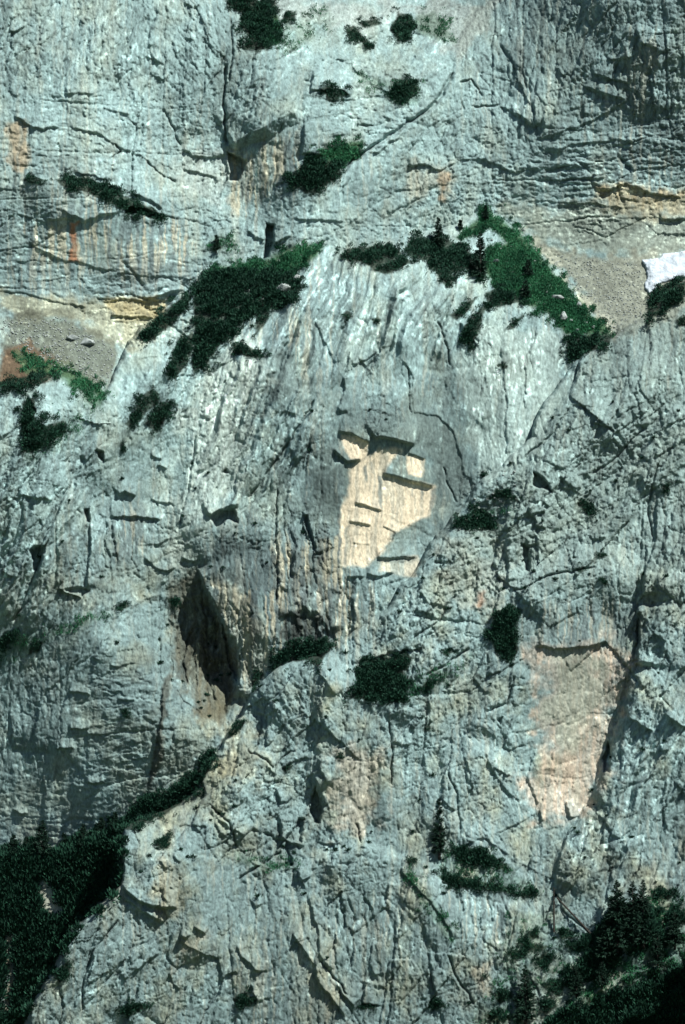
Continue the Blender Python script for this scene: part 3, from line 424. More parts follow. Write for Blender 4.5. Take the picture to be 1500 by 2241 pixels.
for s, f, a, c, q in [
 ("470,1268 490,1258 560,1330 582,1400 580,1470 530,1560 520,1500 505,1390 480,1320",10,.85,TANC,.55),("600,1180 740,1180 760,1250 760,1400 610,1420",14,.6,TANC,.9),("690,1190 720,1180 740,1240 700,1270",8,.7,TANC,.6),
 ("1182,1425 1335,1412 1385,1440 1372,1500 1350,1560 1330,1640 1320,1700 1290,1760 1250,1785 1160,1800 1150,1720 1180,1650 1168,1560 1180,1480",24,.74,PINK,.4),("1230,1440 1330,1470 1310,1580 1210,1640 1200,1540",26,.7,(0.46,0.455,0.375),.1),
 ("745,1640 830,1640 835,1720 800,1830 730,1830 735,1720",26,.65,(0.55,0.44,0.345),.1),("1000,1190 1080,1200 1080,1330 1000,1340 980,1260",36,.38,(0.44,0.36,0.265),.2),("1050,1296 1060,1292 1058,1318 1048,1336 1044,1322",5,.65,(0.42,0.17,0.085),.3),
 ("460,1560 545,1560 560,1720 480,1700",22,.45,YEL,.2),("18,270 62,275 62,370 25,372",7,.75,(0.44,0.31,0.20),.3),("150,483 174,483 172,560 176,580 150,572 156,530",4,1.0,(0.47,0.185,0.09),.15),
 ("100,500 400,520 400,600 250,600 110,560",20,.65,TANC,.95),("225,655 370,652 355,700 250,695",8,.85,YEL,.2),("0,640 250,650 350,700 290,760 150,700 0,690",14,.6,(0.36,0.29,0.17),.1),
 ("0,680 150,690 270,760 245,840 225,872 130,820 0,840",12,.85,(0.115,0.11,0.082),0),("0,760 60,755 120,780 130,810 60,840 0,845",10,.85,(0.13,0.075,0.045),0),("130,790 235,850 225,872 180,850 140,820",8,.6,(0.10,0.10,0.055),0),
 ("500,330 640,290 660,330 600,420 500,470",16,.65,TANC,.75),("1290,400 1500,420 1560,470 1420,475 1330,450",12,.75,(0.48,0.34,0.19),.2),("1100,450 1500,455 1560,560 1330,570 1180,530",16,.6,(0.30,0.28,0.215),0),
 ("1180,540 1400,560 1560,560 1560,650 1420,700 1345,735 1260,640",14,.9,(0.30,0.28,0.225),0),("1150,500 1170,510 1250,610 1350,715 1342,735 1235,620",7,.9,(0.46,0.43,0.35),0),("600,0 1090,0 1090,20 1010,130 960,100 900,30 760,70 620,50",16,.7,(0.325,0.335,0.315),0),
 ("1035,0 1100,0 1060,70 1010,140 1000,110",8,.8,(0.34,0.36,0.33),0),("890,365 1000,365 1000,430 900,430",16,.5,(0.44,0.36,0.26),.2),("960,380 985,375 975,440 960,430",8,.6,ORG,.2),
 ("350,1880 400,1880 400,2020 340,2010",14,.5,(0.40,0.31,0.19),.4),("630,2090 700,2090 760,2241 640,2260",20,.25,(0.33,0.27,0.19),.4),("1030,2120 1075,2110 1070,2170 1035,2175",10,.55,(0.42,0.29,0.18),.3),("400,2060 450,2040 440,2110 390,2120",12,.4,(0.40,0.30,0.2),.3),
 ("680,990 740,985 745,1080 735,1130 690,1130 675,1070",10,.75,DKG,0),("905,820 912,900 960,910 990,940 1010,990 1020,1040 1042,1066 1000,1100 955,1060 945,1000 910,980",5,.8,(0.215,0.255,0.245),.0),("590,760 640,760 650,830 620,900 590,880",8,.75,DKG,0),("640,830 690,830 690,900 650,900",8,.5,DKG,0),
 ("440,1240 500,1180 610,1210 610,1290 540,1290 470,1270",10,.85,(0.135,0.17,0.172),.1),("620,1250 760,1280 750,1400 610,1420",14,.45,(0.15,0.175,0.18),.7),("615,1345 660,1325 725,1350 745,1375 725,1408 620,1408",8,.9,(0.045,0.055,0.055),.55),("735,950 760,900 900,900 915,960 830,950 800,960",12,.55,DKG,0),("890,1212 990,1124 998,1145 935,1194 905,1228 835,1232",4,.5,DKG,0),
 ("1180,1320 1390,1310 1395,1400 1290,1412 1180,1400",16,.45,(0.22,0.25,0.245),.3),("380,1290 430,1240 500,1400 520,1520 495,1600 440,1560 380,1490",14,.75,(0.115,0.092,0.06),.25),("358,1480 376,1480 362,1600 352,1680 300,1765 330,1690 345,1600",4,.75,(0.10,0.088,0.068),0),  # mossy brown gully, here and below, with recess shade painted in
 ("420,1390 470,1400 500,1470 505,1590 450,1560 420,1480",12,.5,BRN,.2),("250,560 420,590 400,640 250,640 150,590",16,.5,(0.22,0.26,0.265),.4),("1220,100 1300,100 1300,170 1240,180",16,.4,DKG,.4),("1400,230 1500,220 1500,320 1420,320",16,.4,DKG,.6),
 ("420,900 560,720 580,900 470,1130 400,1200 400,1080",26,.75,(0.50,0.53,0.48),.25),("740,1990 810,1990 830,2130 800,2190 760,2170",14,.45,DKG,.3),("690,730 740,700 870,880 770,890",18,.0,DKG,0),
 ("390,330 495,340 495,470 390,400",14,.5,(0.43,0.45,0.42),0),("1000,780 1060,700 1240,740 1215,850 1180,980 1060,1060 1030,960",10,.6,(0.42,0.475,0.445),0),
 ("80,1930 105,1925 130,2000 120,2010 95,1985",4,.9,(0.38,0.35,0.29),0),("15,2055 35,2050 20,2090 30,2150 15,2230 5,2230 18,2150",4,.9,(0.36,0.30,0.22),0),("1240,2110 1330,2090 1320,2140 1250,2150",8,.4,(0.42,0.33,0.24),0)]:
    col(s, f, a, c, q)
col("1250,790 1500,620 1600,600 1600,1300 1100,1300 960,1330 1000,1150 1145,985", 16, .35, (0.27, 0.30, 0.27), 0)
print('rock', round(time.time() - T0, 1))
# ------------------------------------------------------------------ where plants grow (traced outlines): soil and needle litter under them
THICKETS = [
 ("tall dark pine thicket in the gully at the top edge, left of the grey scree","505,0 600,0 605,30 612,60 600,100 570,115 530,105 545,80 525,60 530,30 515,25 505,10"),
 ("small pine bush on the pale rock right of the top gully thicket","616,48 632,28 650,26 646,44 628,56"),
 ("slanting strip of dwarf pine below the top scree","755,65 775,60 800,85 820,105 810,112 785,90 765,85"),
 ("small dwarf pine just above the slanting strip below the top scree","785,50 820,38 835,52 800,60"),
 ("rounded dark dwarf pine at top right of the scree gully","852,62 870,30 900,33 908,60 895,85 868,90"),
 ("dwarf pine under a small roof on the upper middle wall","700,195 720,188 755,195 766,208 745,213 730,228 715,215"),
 ("mottled low pine right of the roof on the upper middle wall","850,205 880,175 905,175 918,195 900,215 870,220"),
 ("large black-green dwarf pine below the bright grass tongue, high in the middle","625,397 650,370 680,350 740,355 745,385 720,400 690,425 670,420 640,405"),
 ("leftmost low pine on the narrow ledge of the upper left wall","50,395 62,386 85,390 98,397 70,402"),
 ("long pine strip along the narrow ledge of the upper left wall","120,393 180,388 235,404 270,427 300,444 282,458 240,447 190,420 140,407"),
 ("pine at the right end of the narrow ledge, upper left wall","272,455 300,446 330,452 360,474 356,486 312,472 275,470"),
 ("dwarf pine cushion at the left of the big pine slope beside the rim","310,742 340,700 390,660 415,640 420,655 398,692 370,715 332,747"),
 ("dark upper mass of the big pine slope left of the fluted rim","424,640 452,591 520,595 560,600 545,645 500,690 430,705"),
 ("broad middle mass of the big pine slope left of the fluted rim","560,600 650,597 662,633 645,662 600,675 564,680 520,715 500,690 545,645"),
 ("hanging lower tongue of the big pine slope left of the fluted rim","430,705 500,690 522,720 480,760 447,808 424,817 422,780 428,745"),
 ("ragged pine tongue pointing down left of the hanging lower tongue","380,772 420,722 428,745 412,790 382,832 362,820"),
 ("small pine on the pale slab below the big pine slope","505,752 540,755 588,780 552,786 520,776"),
 ("thin upright pine in the notch right of the big pine slope","562,695 585,670 592,690 568,720 556,742"),
 ("left one of two dark pines on the pale left slab","275,928 300,888 325,855 346,855 344,880 318,902 292,935"),
 ("right one of two dark pines on the pale left slab","318,925 350,882 376,878 370,908 342,944"),
 ("tall elbow-shaped pine thicket on the left outcrop below the brown soil","50,962 48,882 75,868 82,928 142,924 146,944 110,970 70,996 44,990"),
 ("dark pine band above brown soil slope at the left edge, over the outcrop","0,835 40,830 90,815 125,818 95,838 55,850 0,860"),
 ("tiny dark pine cushion on the left slab above the slot","268,968 274,985 268,990"),
 ("left dwarf pine of the rim above the fluted face","742,565 760,546 800,540 870,540 880,558 850,574 820,588 800,574 770,570"),
 ("pine drooping over the flutes below the left rim pine","815,590 850,574 882,560 900,572 872,588 850,600"),
 ("broad black pine crowning the rim of the fluted face","885,545 910,518 960,520 1010,540 1050,570 1062,612 1040,605 1020,590 980,602 940,590 938,570 900,562"),
 ("pine hanging below the broad crowning pine on the rim","958,592 1000,602 988,632 966,616"),
 ("small pine tuft in the middle of the fluted face, left of a pair","750,690 762,682 772,696 758,704"),
 ("small pine tuft in the middle of the fluted face, right of a pair","818,700 832,692 836,706 822,710"),
 ("low pine along the rim under the green triangle","1062,645 1085,630 1140,650 1150,664 1110,666 1072,672"),
 ("drooping pine on the pale slabs below the green triangle","1010,722 1040,690 1072,660 1042,740 1030,762 1014,746"),
 ("small slanted pine beside the drooping pine below the green triangle","984,692 1018,662 1050,650 1002,702"),
 ("thin slanted pine at the top of the smooth pale slabs","1105,722 1145,686 1152,690 1120,722"),
 ("dark pine filling the notch where scree gully meets the right buttress","1236,735 1260,742 1290,730 1340,734 1335,755 1290,770 1260,792 1240,782"),
 ("tiny pine on the crack of the smooth pale slab","1088,800 1100,792 1114,802 1102,810"),
 ("pines on the right buttress in front of the snow patch","1418,662 1450,632 1500,612 1500,640 1470,672 1420,702"),
 ("pine at the right edge below the snow patch pines","1480,700 1510,690 1510,715 1488,712"),
 ("flat dark pine on the rubble ramp right of the pale recess","992,1152 1020,1132 1050,1108 1075,1140 1102,1150 1060,1162 1020,1152"),
 ("arched pine on the rubble ramp beside the small dark cave","1065,1090 1090,1066 1115,1075 1142,1102 1100,1086 1078,1094"),
 ("isolated dwarf pine in the middle of the right buttress","1258,1102 1280,1095 1304,1114 1292,1132 1272,1115"),
 ("small pine near the right edge on the right buttress","1450,1068 1470,1055 1466,1080 1450,1082"),
 ("tiny pine above the rounded bulge on the right buttress","1308,1214 1322,1208 1330,1216 1316,1220"),
 ("tiny pine at the left of the rounded bulge on the right buttress","1260,1246 1272,1238 1284,1248 1270,1252"),
 ("tiny pine on the top of the rounded bulge, right buttress","1312,1264 1322,1268 1332,1280 1322,1278"),
 ("domed dark pine below the dripping black roof","590,1472 610,1430 640,1410 690,1402 735,1412 712,1430 700,1455 670,1446 630,1450"),
 ("big round black pine in the middle of the lower cliff","760,1532 780,1510 785,1470 800,1445 840,1435 880,1460 895,1500 890,1530 855,1542 830,1530 800,1532"),
 ("smaller pine growing at the upper right of the big round pine","856,1442 880,1424 905,1440 892,1472 870,1460"),
 ("low pine right of the big round black pine","908,1512 940,1490 962,1490 932,1512"),
 ("small flat pine above the lower cliff, right of the round pine","964,1428 990,1420 999,1430 976,1437"),
 ("tall ragged pine left of the rosy rock panel","1068,1392 1085,1350 1110,1325 1142,1335 1126,1370 1136,1420 1110,1452 1100,1430 1080,1415"),
 ("small pine on the beige pillar left of the domed pine","550,1500 560,1463 577,1474 556,1512"),
 ("pine in the notch at the foot of the beige pillar","500,1605 520,1588 545,1572 530,1592 505,1612"),
 ("slanted dark pine on the grey slab at lower left","60,1438 75,1405 100,1404 86,1425"),
 ("pine cushion on the crest of the grey slab, lower left","250,1332 265,1317 286,1325 266,1340"),
 ("pine at the left edge on the grassy band over the grey slab","0,1402 20,1388 42,1384 22,1410 0,1425"),
 ("dark tuft in the centre of the grey slab at lower left","262,1552 276,1549 285,1572 274,1568"),
 ("small pine at the top of the brown gully","368,1312 385,1308 400,1318 380,1326"),
 ("upper part of the pine strip climbing beside the grey slab","400,1730 405,1700 430,1685 468,1632 472,1660 456,1692 428,1738"),
 ("bushy lower part of the pine strip climbing beside the grey slab","258,1812 290,1764 325,1738 400,1722 424,1730 386,1770 335,1796 290,1818"),
 ("tiny pine on the cliff below the big round pine","928,1594 940,1582 946,1596 934,1602"),
 ("tiny pine in the arch of the lower cliff","618,1680 632,1668 642,1676 626,1690"),
 ("tiny pine high on the rosy lower cliff patch","736,1655 748,1648 752,1658 740,1660"),
 ("upper dwarf pine strip on the ledge beside the lone spruce","992,1862 1010,1852 1050,1862 1108,1888 1112,1906 1060,1896 1000,1882"),
 ("lower dwarf pine strip on the ledge below the lone spruce","955,1912 1000,1918 1050,1928 1110,1940 1134,1956 1060,1946 982,1942"),
 ("small pine left of the lone spruce on the same ledge","885,1884 900,1874 914,1886 898,1892"),
 ("small pine at the right end of the ledge below the lone spruce","1140,1960 1160,1942 1182,1950 1165,1970"),
 ("small pine on the front cliff above the jagged roof, lower left","335,1850 352,1838 374,1824 370,1858 352,1856"),
 ("pine by the bottom edge right of the dark flake crack","935,2200 955,2185 978,2205 952,2208"),
 ("pine at the foot of the grey wedge near the bottom edge","780,2204 800,2190 826,2196 815,2210"),
 ("pine clump at the bottom edge left of the dark flake crack","512,2186 540,2170 565,2188 545,2205 520,2206"),
 ("pine beneath the long slanting ledge at the bottom left","248,2210 290,2195 330,2200 280,2222"),
 ("pine on the pale slab edge, bottom left","120,2130 150,2105 152,2135 128,2152"),
 ("ragged pine in the crack of the rubble slope, lower right","1155,2045 1175,2030 1178,2050 1160,2056"),
 ("round pine below the dead snag, lower right","1222,2040 1245,2030 1262,2052 1232,2058"),
 ("bush between the dead snag and the big spruces","1262,2068 1285,2050 1300,2060 1290,2080"),
 ("high bush right of the big spruces, at the right edge","1425,1955 1455,1945 1482,1955 1460,1972 1430,1972"),
 ("low bush right of the big spruces, at the right edge","1452,2000 1500,1985 1505,2020 1470,2030"),
 ("bush at the left end of the pale rock strip, lower right","1190,2160 1215,2140 1240,2155 1220,2180"),
 ("flat bush under the dead snag, on the left","1140,2058 1165,2062 1200,2070 1180,2082 1150,2076"),
 ("bush at the foot of the leaning trunk, lower right","1240,2062 1275,2066 1290,2085 1255,2082"),
 ("leaning bush midway down the rubble slope, lower right","1170,2100 1195,2085 1215,2100 1190,2125"),
 ("bush near the bottom edge, between spruce and rubble","1080,2180 1105,2165 1120,2185 1095,2200"),
 ("bush at the bottom edge left of the bottom spruce","1060,2222 1095,2208 1118,2228 1085,2245"),
 ("bush touching the right side of the bottom spruce","1175,2195 1200,2185 1225,2200 1195,2220"),
 ("bush above the pale rock strip, right of the spruce group","1430,2050 1460,2038 1490,2048 1470,2068 1440,2066"),
 ("bush in the rubble just left of the spruce group","1280,2120 1300,2100 1320,2118 1300,2140"),
 ("bush on the pale blocks of the rubble slope, lower right","1110,2085 1130,2075 1150,2090 1125,2100"),
]
COVER = [
 ("dark shaded pine cover filling the slope in the lower left corner","-60,1862 60,1855 110,1860 150,1854 200,1828 240,1812 268,1800 266,1940 205,1992 160,2036 112,2120 72,2200 34,2290 -60,2290",[ "72,1925 112,1920 142,2000 128,2016 90,1998","4,2050 46,2040 34,2090 42,2150 24,2236 -6,2236 8,2150"]),
 ("black shaded pine cover below the pale rock strip in the lower right corner","1150,2290 1190,2250 1260,2218 1320,2194 1380,2168 1450,2138 1510,2108 1560,2085 1560,2290",[]),
 ("dark pine cover around the big spruces at lower right","1235,2160 1262,2115 1290,2080 1330,2010 1380,1980 1420,1990 1440,2040 1400,2070 1350,2105 1300,2140",["1345,2060 1385,2045 1380,2095 1350,2100"]),
]
GRASS = [("bright grass tongue above the large black-green pine, high in the middle","680,352 720,322 755,312 792,304 785,340 745,362",1.0),
 ("steep green grass triangle above the central buttress","1062,455 1100,482 1160,532 1210,592 1260,652 1312,702 1338,733 1290,728 1240,735 1200,690 1150,660 1080,630 1060,600 1060,550 1075,540 1110,535 1090,505 1060,500 1010,530 1000,520 1040,485",1.0),
 ("green grass slope left of the fluted rim","455,605 480,585 540,580 600,562 650,536 705,540 690,565 650,590 640,602 560,602 500,612",1.0),
 ("green grass right of the pine thicket in the top gully","572,40 606,35 612,62 600,98 575,90",.9),("grass mottled with rocks at the top, above the upper middle wall","900,40 950,22 975,60 1000,95 960,90 915,70",.5),
 ("sparse grass on ledges below the top scree","612,60 720,20 740,45 650,110 610,125",.28),("sparse grass strip on the upper middle wall","780,160 830,175 920,180 915,225 860,230 800,195",.4),
 ("brown and green weeds on the scree slope at the left","30,770 120,790 180,815 240,860 225,900 170,860 120,820 60,815",.75),("sparse weeds on the left outcrop","120,870 200,880 190,930 140,990 60,1010 130,930",.22),
 ("sparse grass in the right notch of the green triangle","1230,640 1320,720 1260,745 1215,690",.5),("thin weeds on the ledge above the streaked wall","460,520 515,515 520,545 470,550",.5),
 ("weeds in the rubble of the lower right slope","1090,2010 1200,2000 1300,2080 1240,2180 1140,2240 1010,2250 1100,2130",.22),("weeds on the sloping ledge of the lower cliff","520,1868 600,1888 660,1880 640,1905 590,1912 520,1885",.35),
 ("weeds on the ledge around the lone spruce of the lower cliff","945,1885 1000,1850 1110,1890 1180,1950 1120,1962 960,1915",.3),("weeds on the pale rock strip above the black corner, lower right","1235,2195 1330,2120 1420,2070 1505,2050 1505,2105 1380,2160 1250,2214",.45),("weeds along the slanting crack of the lower cliff","870,1905 900,1905 1000,2055 985,2060",.4),("weeds on the rubble ramp beside the pale recess","1010,1130 1080,1080 1140,1110 1120,1160 1040,1170",.18),
 ("weeds on the grassy band over the grey slab, lower left","0,1420 60,1385 170,1360 240,1332 250,1345 180,1372 70,1420 0,1455",.35),("weeds right of the big spruces at the right edge","1400,1960 1490,1950 1505,2080 1420,2090",.3),("weeds on the slanting band right of the round pine","890,1500 1030,1430 1040,1440 960,1500 900,1530",.3)]
for _, s in THICKETS: mixc(mask(pp(s), 2.5, .6) * .9, (0.022, 0.032, 0.020))
for _, s, h_ in COVER:
    m = mask(pp(s), 6)
    for q in h_: m = m * (1 - mask(pp(q), 4))
    mixc(m * .95, (0.03, 0.034, 0.022))
for _, s, dn in GRASS: mixc(mask(pp(s), 7) * min(1, dn * 1.1) * sstep(0.3 - dn, 0.75 - dn, NZ * .5 + .5) * .95, (0.05, 0.10, 0.05))


# ------------------------------------------------------------------ materials
def new_mat(name):
    m = bpy.data.materials.new(name); m.use_nodes = True
    nt = m.node_tree; b = nt.nodes['Principled BSDF']
    b.inputs['Specular IOR Level'].default_value = 0.15
    return m, nt, b
def rock_material():
    m, nt, b = new_mat('weathered_limestone'); N = nt.nodes; Lk = nt.links
    at = N.new('ShaderNodeVertexColor'); at.layer_name = 'stain_shade'
    tc = N.new('ShaderNodeTexCoord')
    n1 = N.new('ShaderNodeTexNoise'); n1.inputs['Scale'].default_value = 1.6; n1.inputs['Detail'].default_value = 5; n1.inputs['Roughness'].default_value = 0.7
    n2 = N.new('ShaderNodeTexNoise'); n2.inputs['Scale'].default_value = 0.9; n2.inputs['Detail'].default_value = 5; n2.inputs['Roughness'].default_value = 0.72
    mp = N.new('ShaderNodeMapping'); mp.inputs['Rotation'].default_value = (0, math.radians(-24), 0); mp.inputs['Scale'].default_value = (1.35, 1.0, 0.6)
    Lk.new(tc.outputs['Object'], mp.inputs['Vector']); Lk.new(mp.outputs[0], n1.inputs['Vector']); Lk.new(mp.outputs[0], n2.inputs['Vector'])
    rp = N.new('ShaderNodeMapRange'); rp.inputs['From Min'].default_value = 0.3; rp.inputs['From Max'].default_value = 0.7; rp.inputs['To Min'].default_value = 0.62; rp.inputs['To Max'].default_value = 1.35
    Lk.new(n1.outputs['Fac'], rp.inputs['Value'])
    mx = N.new('ShaderNodeVectorMath'); mx.operation = 'SCALE'
    Lk.new(at.outputs['Color'], mx.inputs[0]); Lk.new(rp.outputs[0], mx.inputs['Scale'])
    Lk.new(mx.outputs[0], b.inputs['Base Color'])
    bs = N.new('ShaderNodeMath'); bs.operation = 'MULTIPLY'; bs.inputs[1].default_value = 0.46
    Lk.new(at.outputs['Alpha'], bs.inputs[0])
    bp = N.new('ShaderNodeBump'); bp.inputs['Strength'].default_value = 1.0
    Lk.new(bs.outputs[0], bp.inputs['Distance'])
    Lk.new(n2.outputs['Fac'], bp.inputs['Height']); Lk.new(bp.outputs[0], b.inputs['Normal'])
    b.inputs['Roughness'].default_value = 0.92
    return m
ROCKM = rock_material()

def sheet(name, L):
    keep = KEEP[L]                                   # each sheet goes on a little way behind the one in front, then stops
    q = keep[:-1, :-1] & keep[1:, :-1] & keep[:-1, 1:] & keep[1:, 1:]
    used = np.zeros(U.shape, bool)
    used[:-1, :-1] |= q; used[1:, :-1] |= q; used[:-1, 1:] |= q; used[1:, 1:] |= q
    idx = np.full(U.shape, -1, np.int32); n = int(used.sum()); idx[used] = np.arange(n)
    co = P3(U[used].astype(float), V[used].astype(float), DEP[L][used].astype(float)).astype(F)
    j, i = np.nonzero(q)
    quad = np.stack([idx[j, i], idx[j + 1, i], idx[j + 1, i + 1], idx[j, i + 1]], 1).astype(np.int32)
    me = bpy.data.meshes.new(name)
    me.vertices.add(n); me.vertices.foreach_set('co', co.ravel())
    me.loops.add(quad.size); me.loops.foreach_set('vertex_index', quad.ravel())
    me.polygons.add(len(quad)); me.polygons.foreach_set('loop_start', np.arange(0, quad.size, 4, dtype=np.int32))
    me.polygons.foreach_set('use_smooth', np.ones(len(quad), bool))
    me.update(calc_edges=True)
    ca = me.color_attributes.new('stain_shade', 'FLOAT_COLOR', 'POINT')
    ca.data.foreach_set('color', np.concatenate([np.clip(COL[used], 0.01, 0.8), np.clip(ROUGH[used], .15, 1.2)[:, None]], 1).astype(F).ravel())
    me.materials.append(ROCKM)
    o = bpy.data.objects.new(name, me); scene.collection.objects.link(o)
    o['kind'] = 'structure'
    return o
sheet('rock_wall_terrain', 0); sheet('central_buttress_terrain', 1); sheet('front_buttress_terrain', 2); sheet('wooded_slope_terrain', 3)
print('sheets', round(time.time() - T0, 1))
# ------------------------------------------------------------------ builders for plants, stones and snow
rng = np.random.default_rng(7)
def surf(u, v):                                      # depth of the visible rock surface
    i = np.clip(np.round((np.asarray(u) + 64) / ST).astype(int), 0, NU - 1); j = np.clip(np.round((np.asarray(v) + 64) / ST).astype(int), 0, NV - 1)
    return TOP[j, i].astype(float)
def leaf_material(name, dark, light):
    m, nt, b = new_mat(name)
    at = nt.nodes.new('ShaderNodeVertexColor'); at.layer_name = 'tint'
    mx = nt.nodes.new('ShaderNodeMix'); mx.data_type = 'RGBA'
    mx.inputs['A'].default_value = (*dark, 1); mx.inputs['B'].default_value = (*light, 1)
    sp = nt.nodes.new('ShaderNodeSeparateColor')
    nt.links.new(at.outputs['Color'], sp.inputs[0]); nt.links.new(sp.outputs[0], mx.inputs['Factor'])
    nt.links.new(mx.outputs['Result'], b.inputs['Base Color'])
    b.inputs['Roughness'].default_value = 0.75
    return m
def noise_material(name, c1, c2, scale, rough=0.9, bump=0.2):
    m, nt, b = new_mat(name)
    tc = nt.nodes.new('ShaderNodeTexCoord'); n = nt.nodes.new('ShaderNodeTexNoise'); n.inputs['Scale'].default_value = scale; n.inputs['Detail'].default_value = 6
    nt.links.new(tc.outputs['Object'], n.inputs['Vector'])
    rp = nt.nodes.new('ShaderNodeValToRGB'); rp.color_ramp.elements[0].position = .35; rp.color_ramp.elements[1].position = .65
    rp.color_ramp.elements[0].color = (*c1, 1); rp.color_ramp.elements[1].color = (*c2, 1)
    nt.links.new(n.outputs['Fac'], rp.inputs[0]); nt.links.new(rp.outputs[0], b.inputs['Base Color'])
    bp = nt.nodes.new('ShaderNodeBump'); bp.inputs['Distance'].default_value = bump; nt.links.new(n.outputs['Fac'], bp.inputs['Height']); nt.links.new(bp.outputs[0], b.inputs['Normal'])
    b.inputs['Roughness'].default_value = rough
    return m
PINE = leaf_material('dwarf_pine_needles', (0.003, 0.016, 0.011), (0.017, 0.066, 0.038))
SPRUCE = leaf_material('spruce_needles', (0.004, 0.015, 0.010), (0.012, 0.040, 0.023))
TURF = leaf_material('alpine_grass', (0.008, 0.055, 0.026), (0.032, 0.150, 0.066))
BARK = noise_material('grey_bark', (0.018, 0.017, 0.014), (0.045, 0.042, 0.036), 4.0)
STONE = noise_material('pale_limestone', (0.17, 0.20, 0.195), (0.33, 0.37, 0.35), 1.5, .92, .3)
SNOW = noise_material('old_snow', (0.33, 0.385, 0.42), (0.54, 0.61, 0.65), .5, .75, .9)
def link(o, parent=None):
    scene.collection.objects.link(o)
    if parent is not None: o.parent = parent
    return o
def quads(name, co, quad, mat, tint=None, parent=None, origin=None):
    co = np.asarray(co, float)
    if origin is None: origin = co.mean(0)
    me = bpy.data.meshes.new(name)
    me.vertices.add(len(co)); me.vertices.foreach_set('co', (co - origin).astype(F).ravel())
    quad = np.asarray(quad, np.int32); k = quad.shape[1]
    me.loops.add(quad.size); me.loops.foreach_set('vertex_index', quad.ravel())
    me.polygons.add(len(quad)); me.polygons.foreach_set('loop_start', np.arange(0, quad.size, k, dtype=np.int32))
    me.update(calc_edges=True)
    if tint is not None:
        ca = me.color_attributes.new('tint', 'FLOAT_COLOR', 'POINT')
        t = np.repeat(np.asarray(tint, F)[:, None], 4, 1); t[:, 3] = 1
        ca.data.foreach_set('color', t.ravel())
    me.materials.append(mat)
    o = bpy.data.objects.new(name, me); link(o, parent)
    if parent is None: o.location = origin
    return o
def blades(root, dirs, L, W):                        # one lens-shaped leaf spray per row
    n = len(root)
    r = rng.normal(size=(n, 3)); s = np.cross(dirs, r); s /= np.linalg.norm(s, axis=1)[:, None] + 1e-9
    L = np.broadcast_to(L, (n,))[:, None]; W = np.broadcast_to(W, (n,))[:, None]
    co = np.stack([root, root + dirs * L * .45 + s * W * .5, root + dirs * L, root + dirs * L * .45 - s * W * .5], 1).reshape(-1, 3)
    return co, np.arange(n * 4).reshape(-1, 4), np.repeat(rng.random(n) ** 1.5, 4)
def in_poly(pts, per, minn=6, holes=(), rag=9, hole=.86, grow=-.12):
    p = np.asarray(pts); a = abs(np.sum(p[:, 0] * np.roll(p[:, 1], 1) - p[:, 1] * np.roll(p[:, 0], 1))) / 2
    n = int(max(minn, a * per) * 7) + 60
    u = rng.uniform(p[:, 0].min() - 8, p[:, 0].max() + 8, n); v = rng.uniform(p[:, 1].min() - 8, p[:, 1].max() + 8, n)
    bb = (np.ptp(p[:, 0]) + 16) * (np.ptp(p[:, 1]) + 16)
    take = min(n, int(max(minn, a * per) * bb / max(a, 1)))
    u, v = u[:take], v[:take]
    s = poly_sd(u + rng.normal(0, 2, take), v + rng.normal(0, 2, take), pts) + np.minimum(rag, math.sqrt(a) * .3) * (1.8 * fbm(u / 11 + v / 40, v / 15, 71, 3) + grow)
    s = np.where(vnoise(u / 11, v / 9, 73) > hole, -1, s)
    ok = s > 0
    for h in holes: ok &= poly_sd(u, v, h) < 0
    return u[ok], v[ok], s[ok], a
def updirs(n, lo, hi, out=0.35):
    e = np.radians(rng.uniform(lo, hi, n)); a = rng.uniform(0, 2 * math.pi, n)
    d = np.stack([np.cos(e) * np.cos(a), np.cos(e) * np.sin(a) - out, np.sin(e)], 1)
    return d / np.linalg.norm(d, axis=1)[:, None]
def tube(name, p0, p1, r0, r1, mat, parent=None, origin=None, sides=6, bend=0.0):
    p0, p1 = np.asarray(p0, float), np.asarray(p1, float); ax = p1 - p0; ln = np.linalg.norm(ax); ax = ax / ln
    x = np.cross(ax, [0.3, 1, 0.2]); x /= np.linalg.norm(x); y = np.cross(ax, x); co = []; R = 5
    for k in range(R + 1):
        t = k / R; c = p0 + ax * ln * t + x * bend * math.sin(t * math.pi)
        for q in range(sides):
            an = 2 * math.pi * q / sides; co.append(c + (x * math.cos(an) + y * math.sin(an)) * (r0 + (r1 - r0) * t))
    f = [[k * sides + q, k * sides + (q + 1) % sides, (k + 1) * sides + (q + 1) % sides, (k + 1) * sides + q] for k in range(R) for q in range(sides)]
    return quads(name, co, f, mat, None, parent, p0 if origin is None else origin)
def tag(o, label, cat, group=None):
    o['label'] = label; o['category'] = cat
    if group: o['group'] = group
    return o
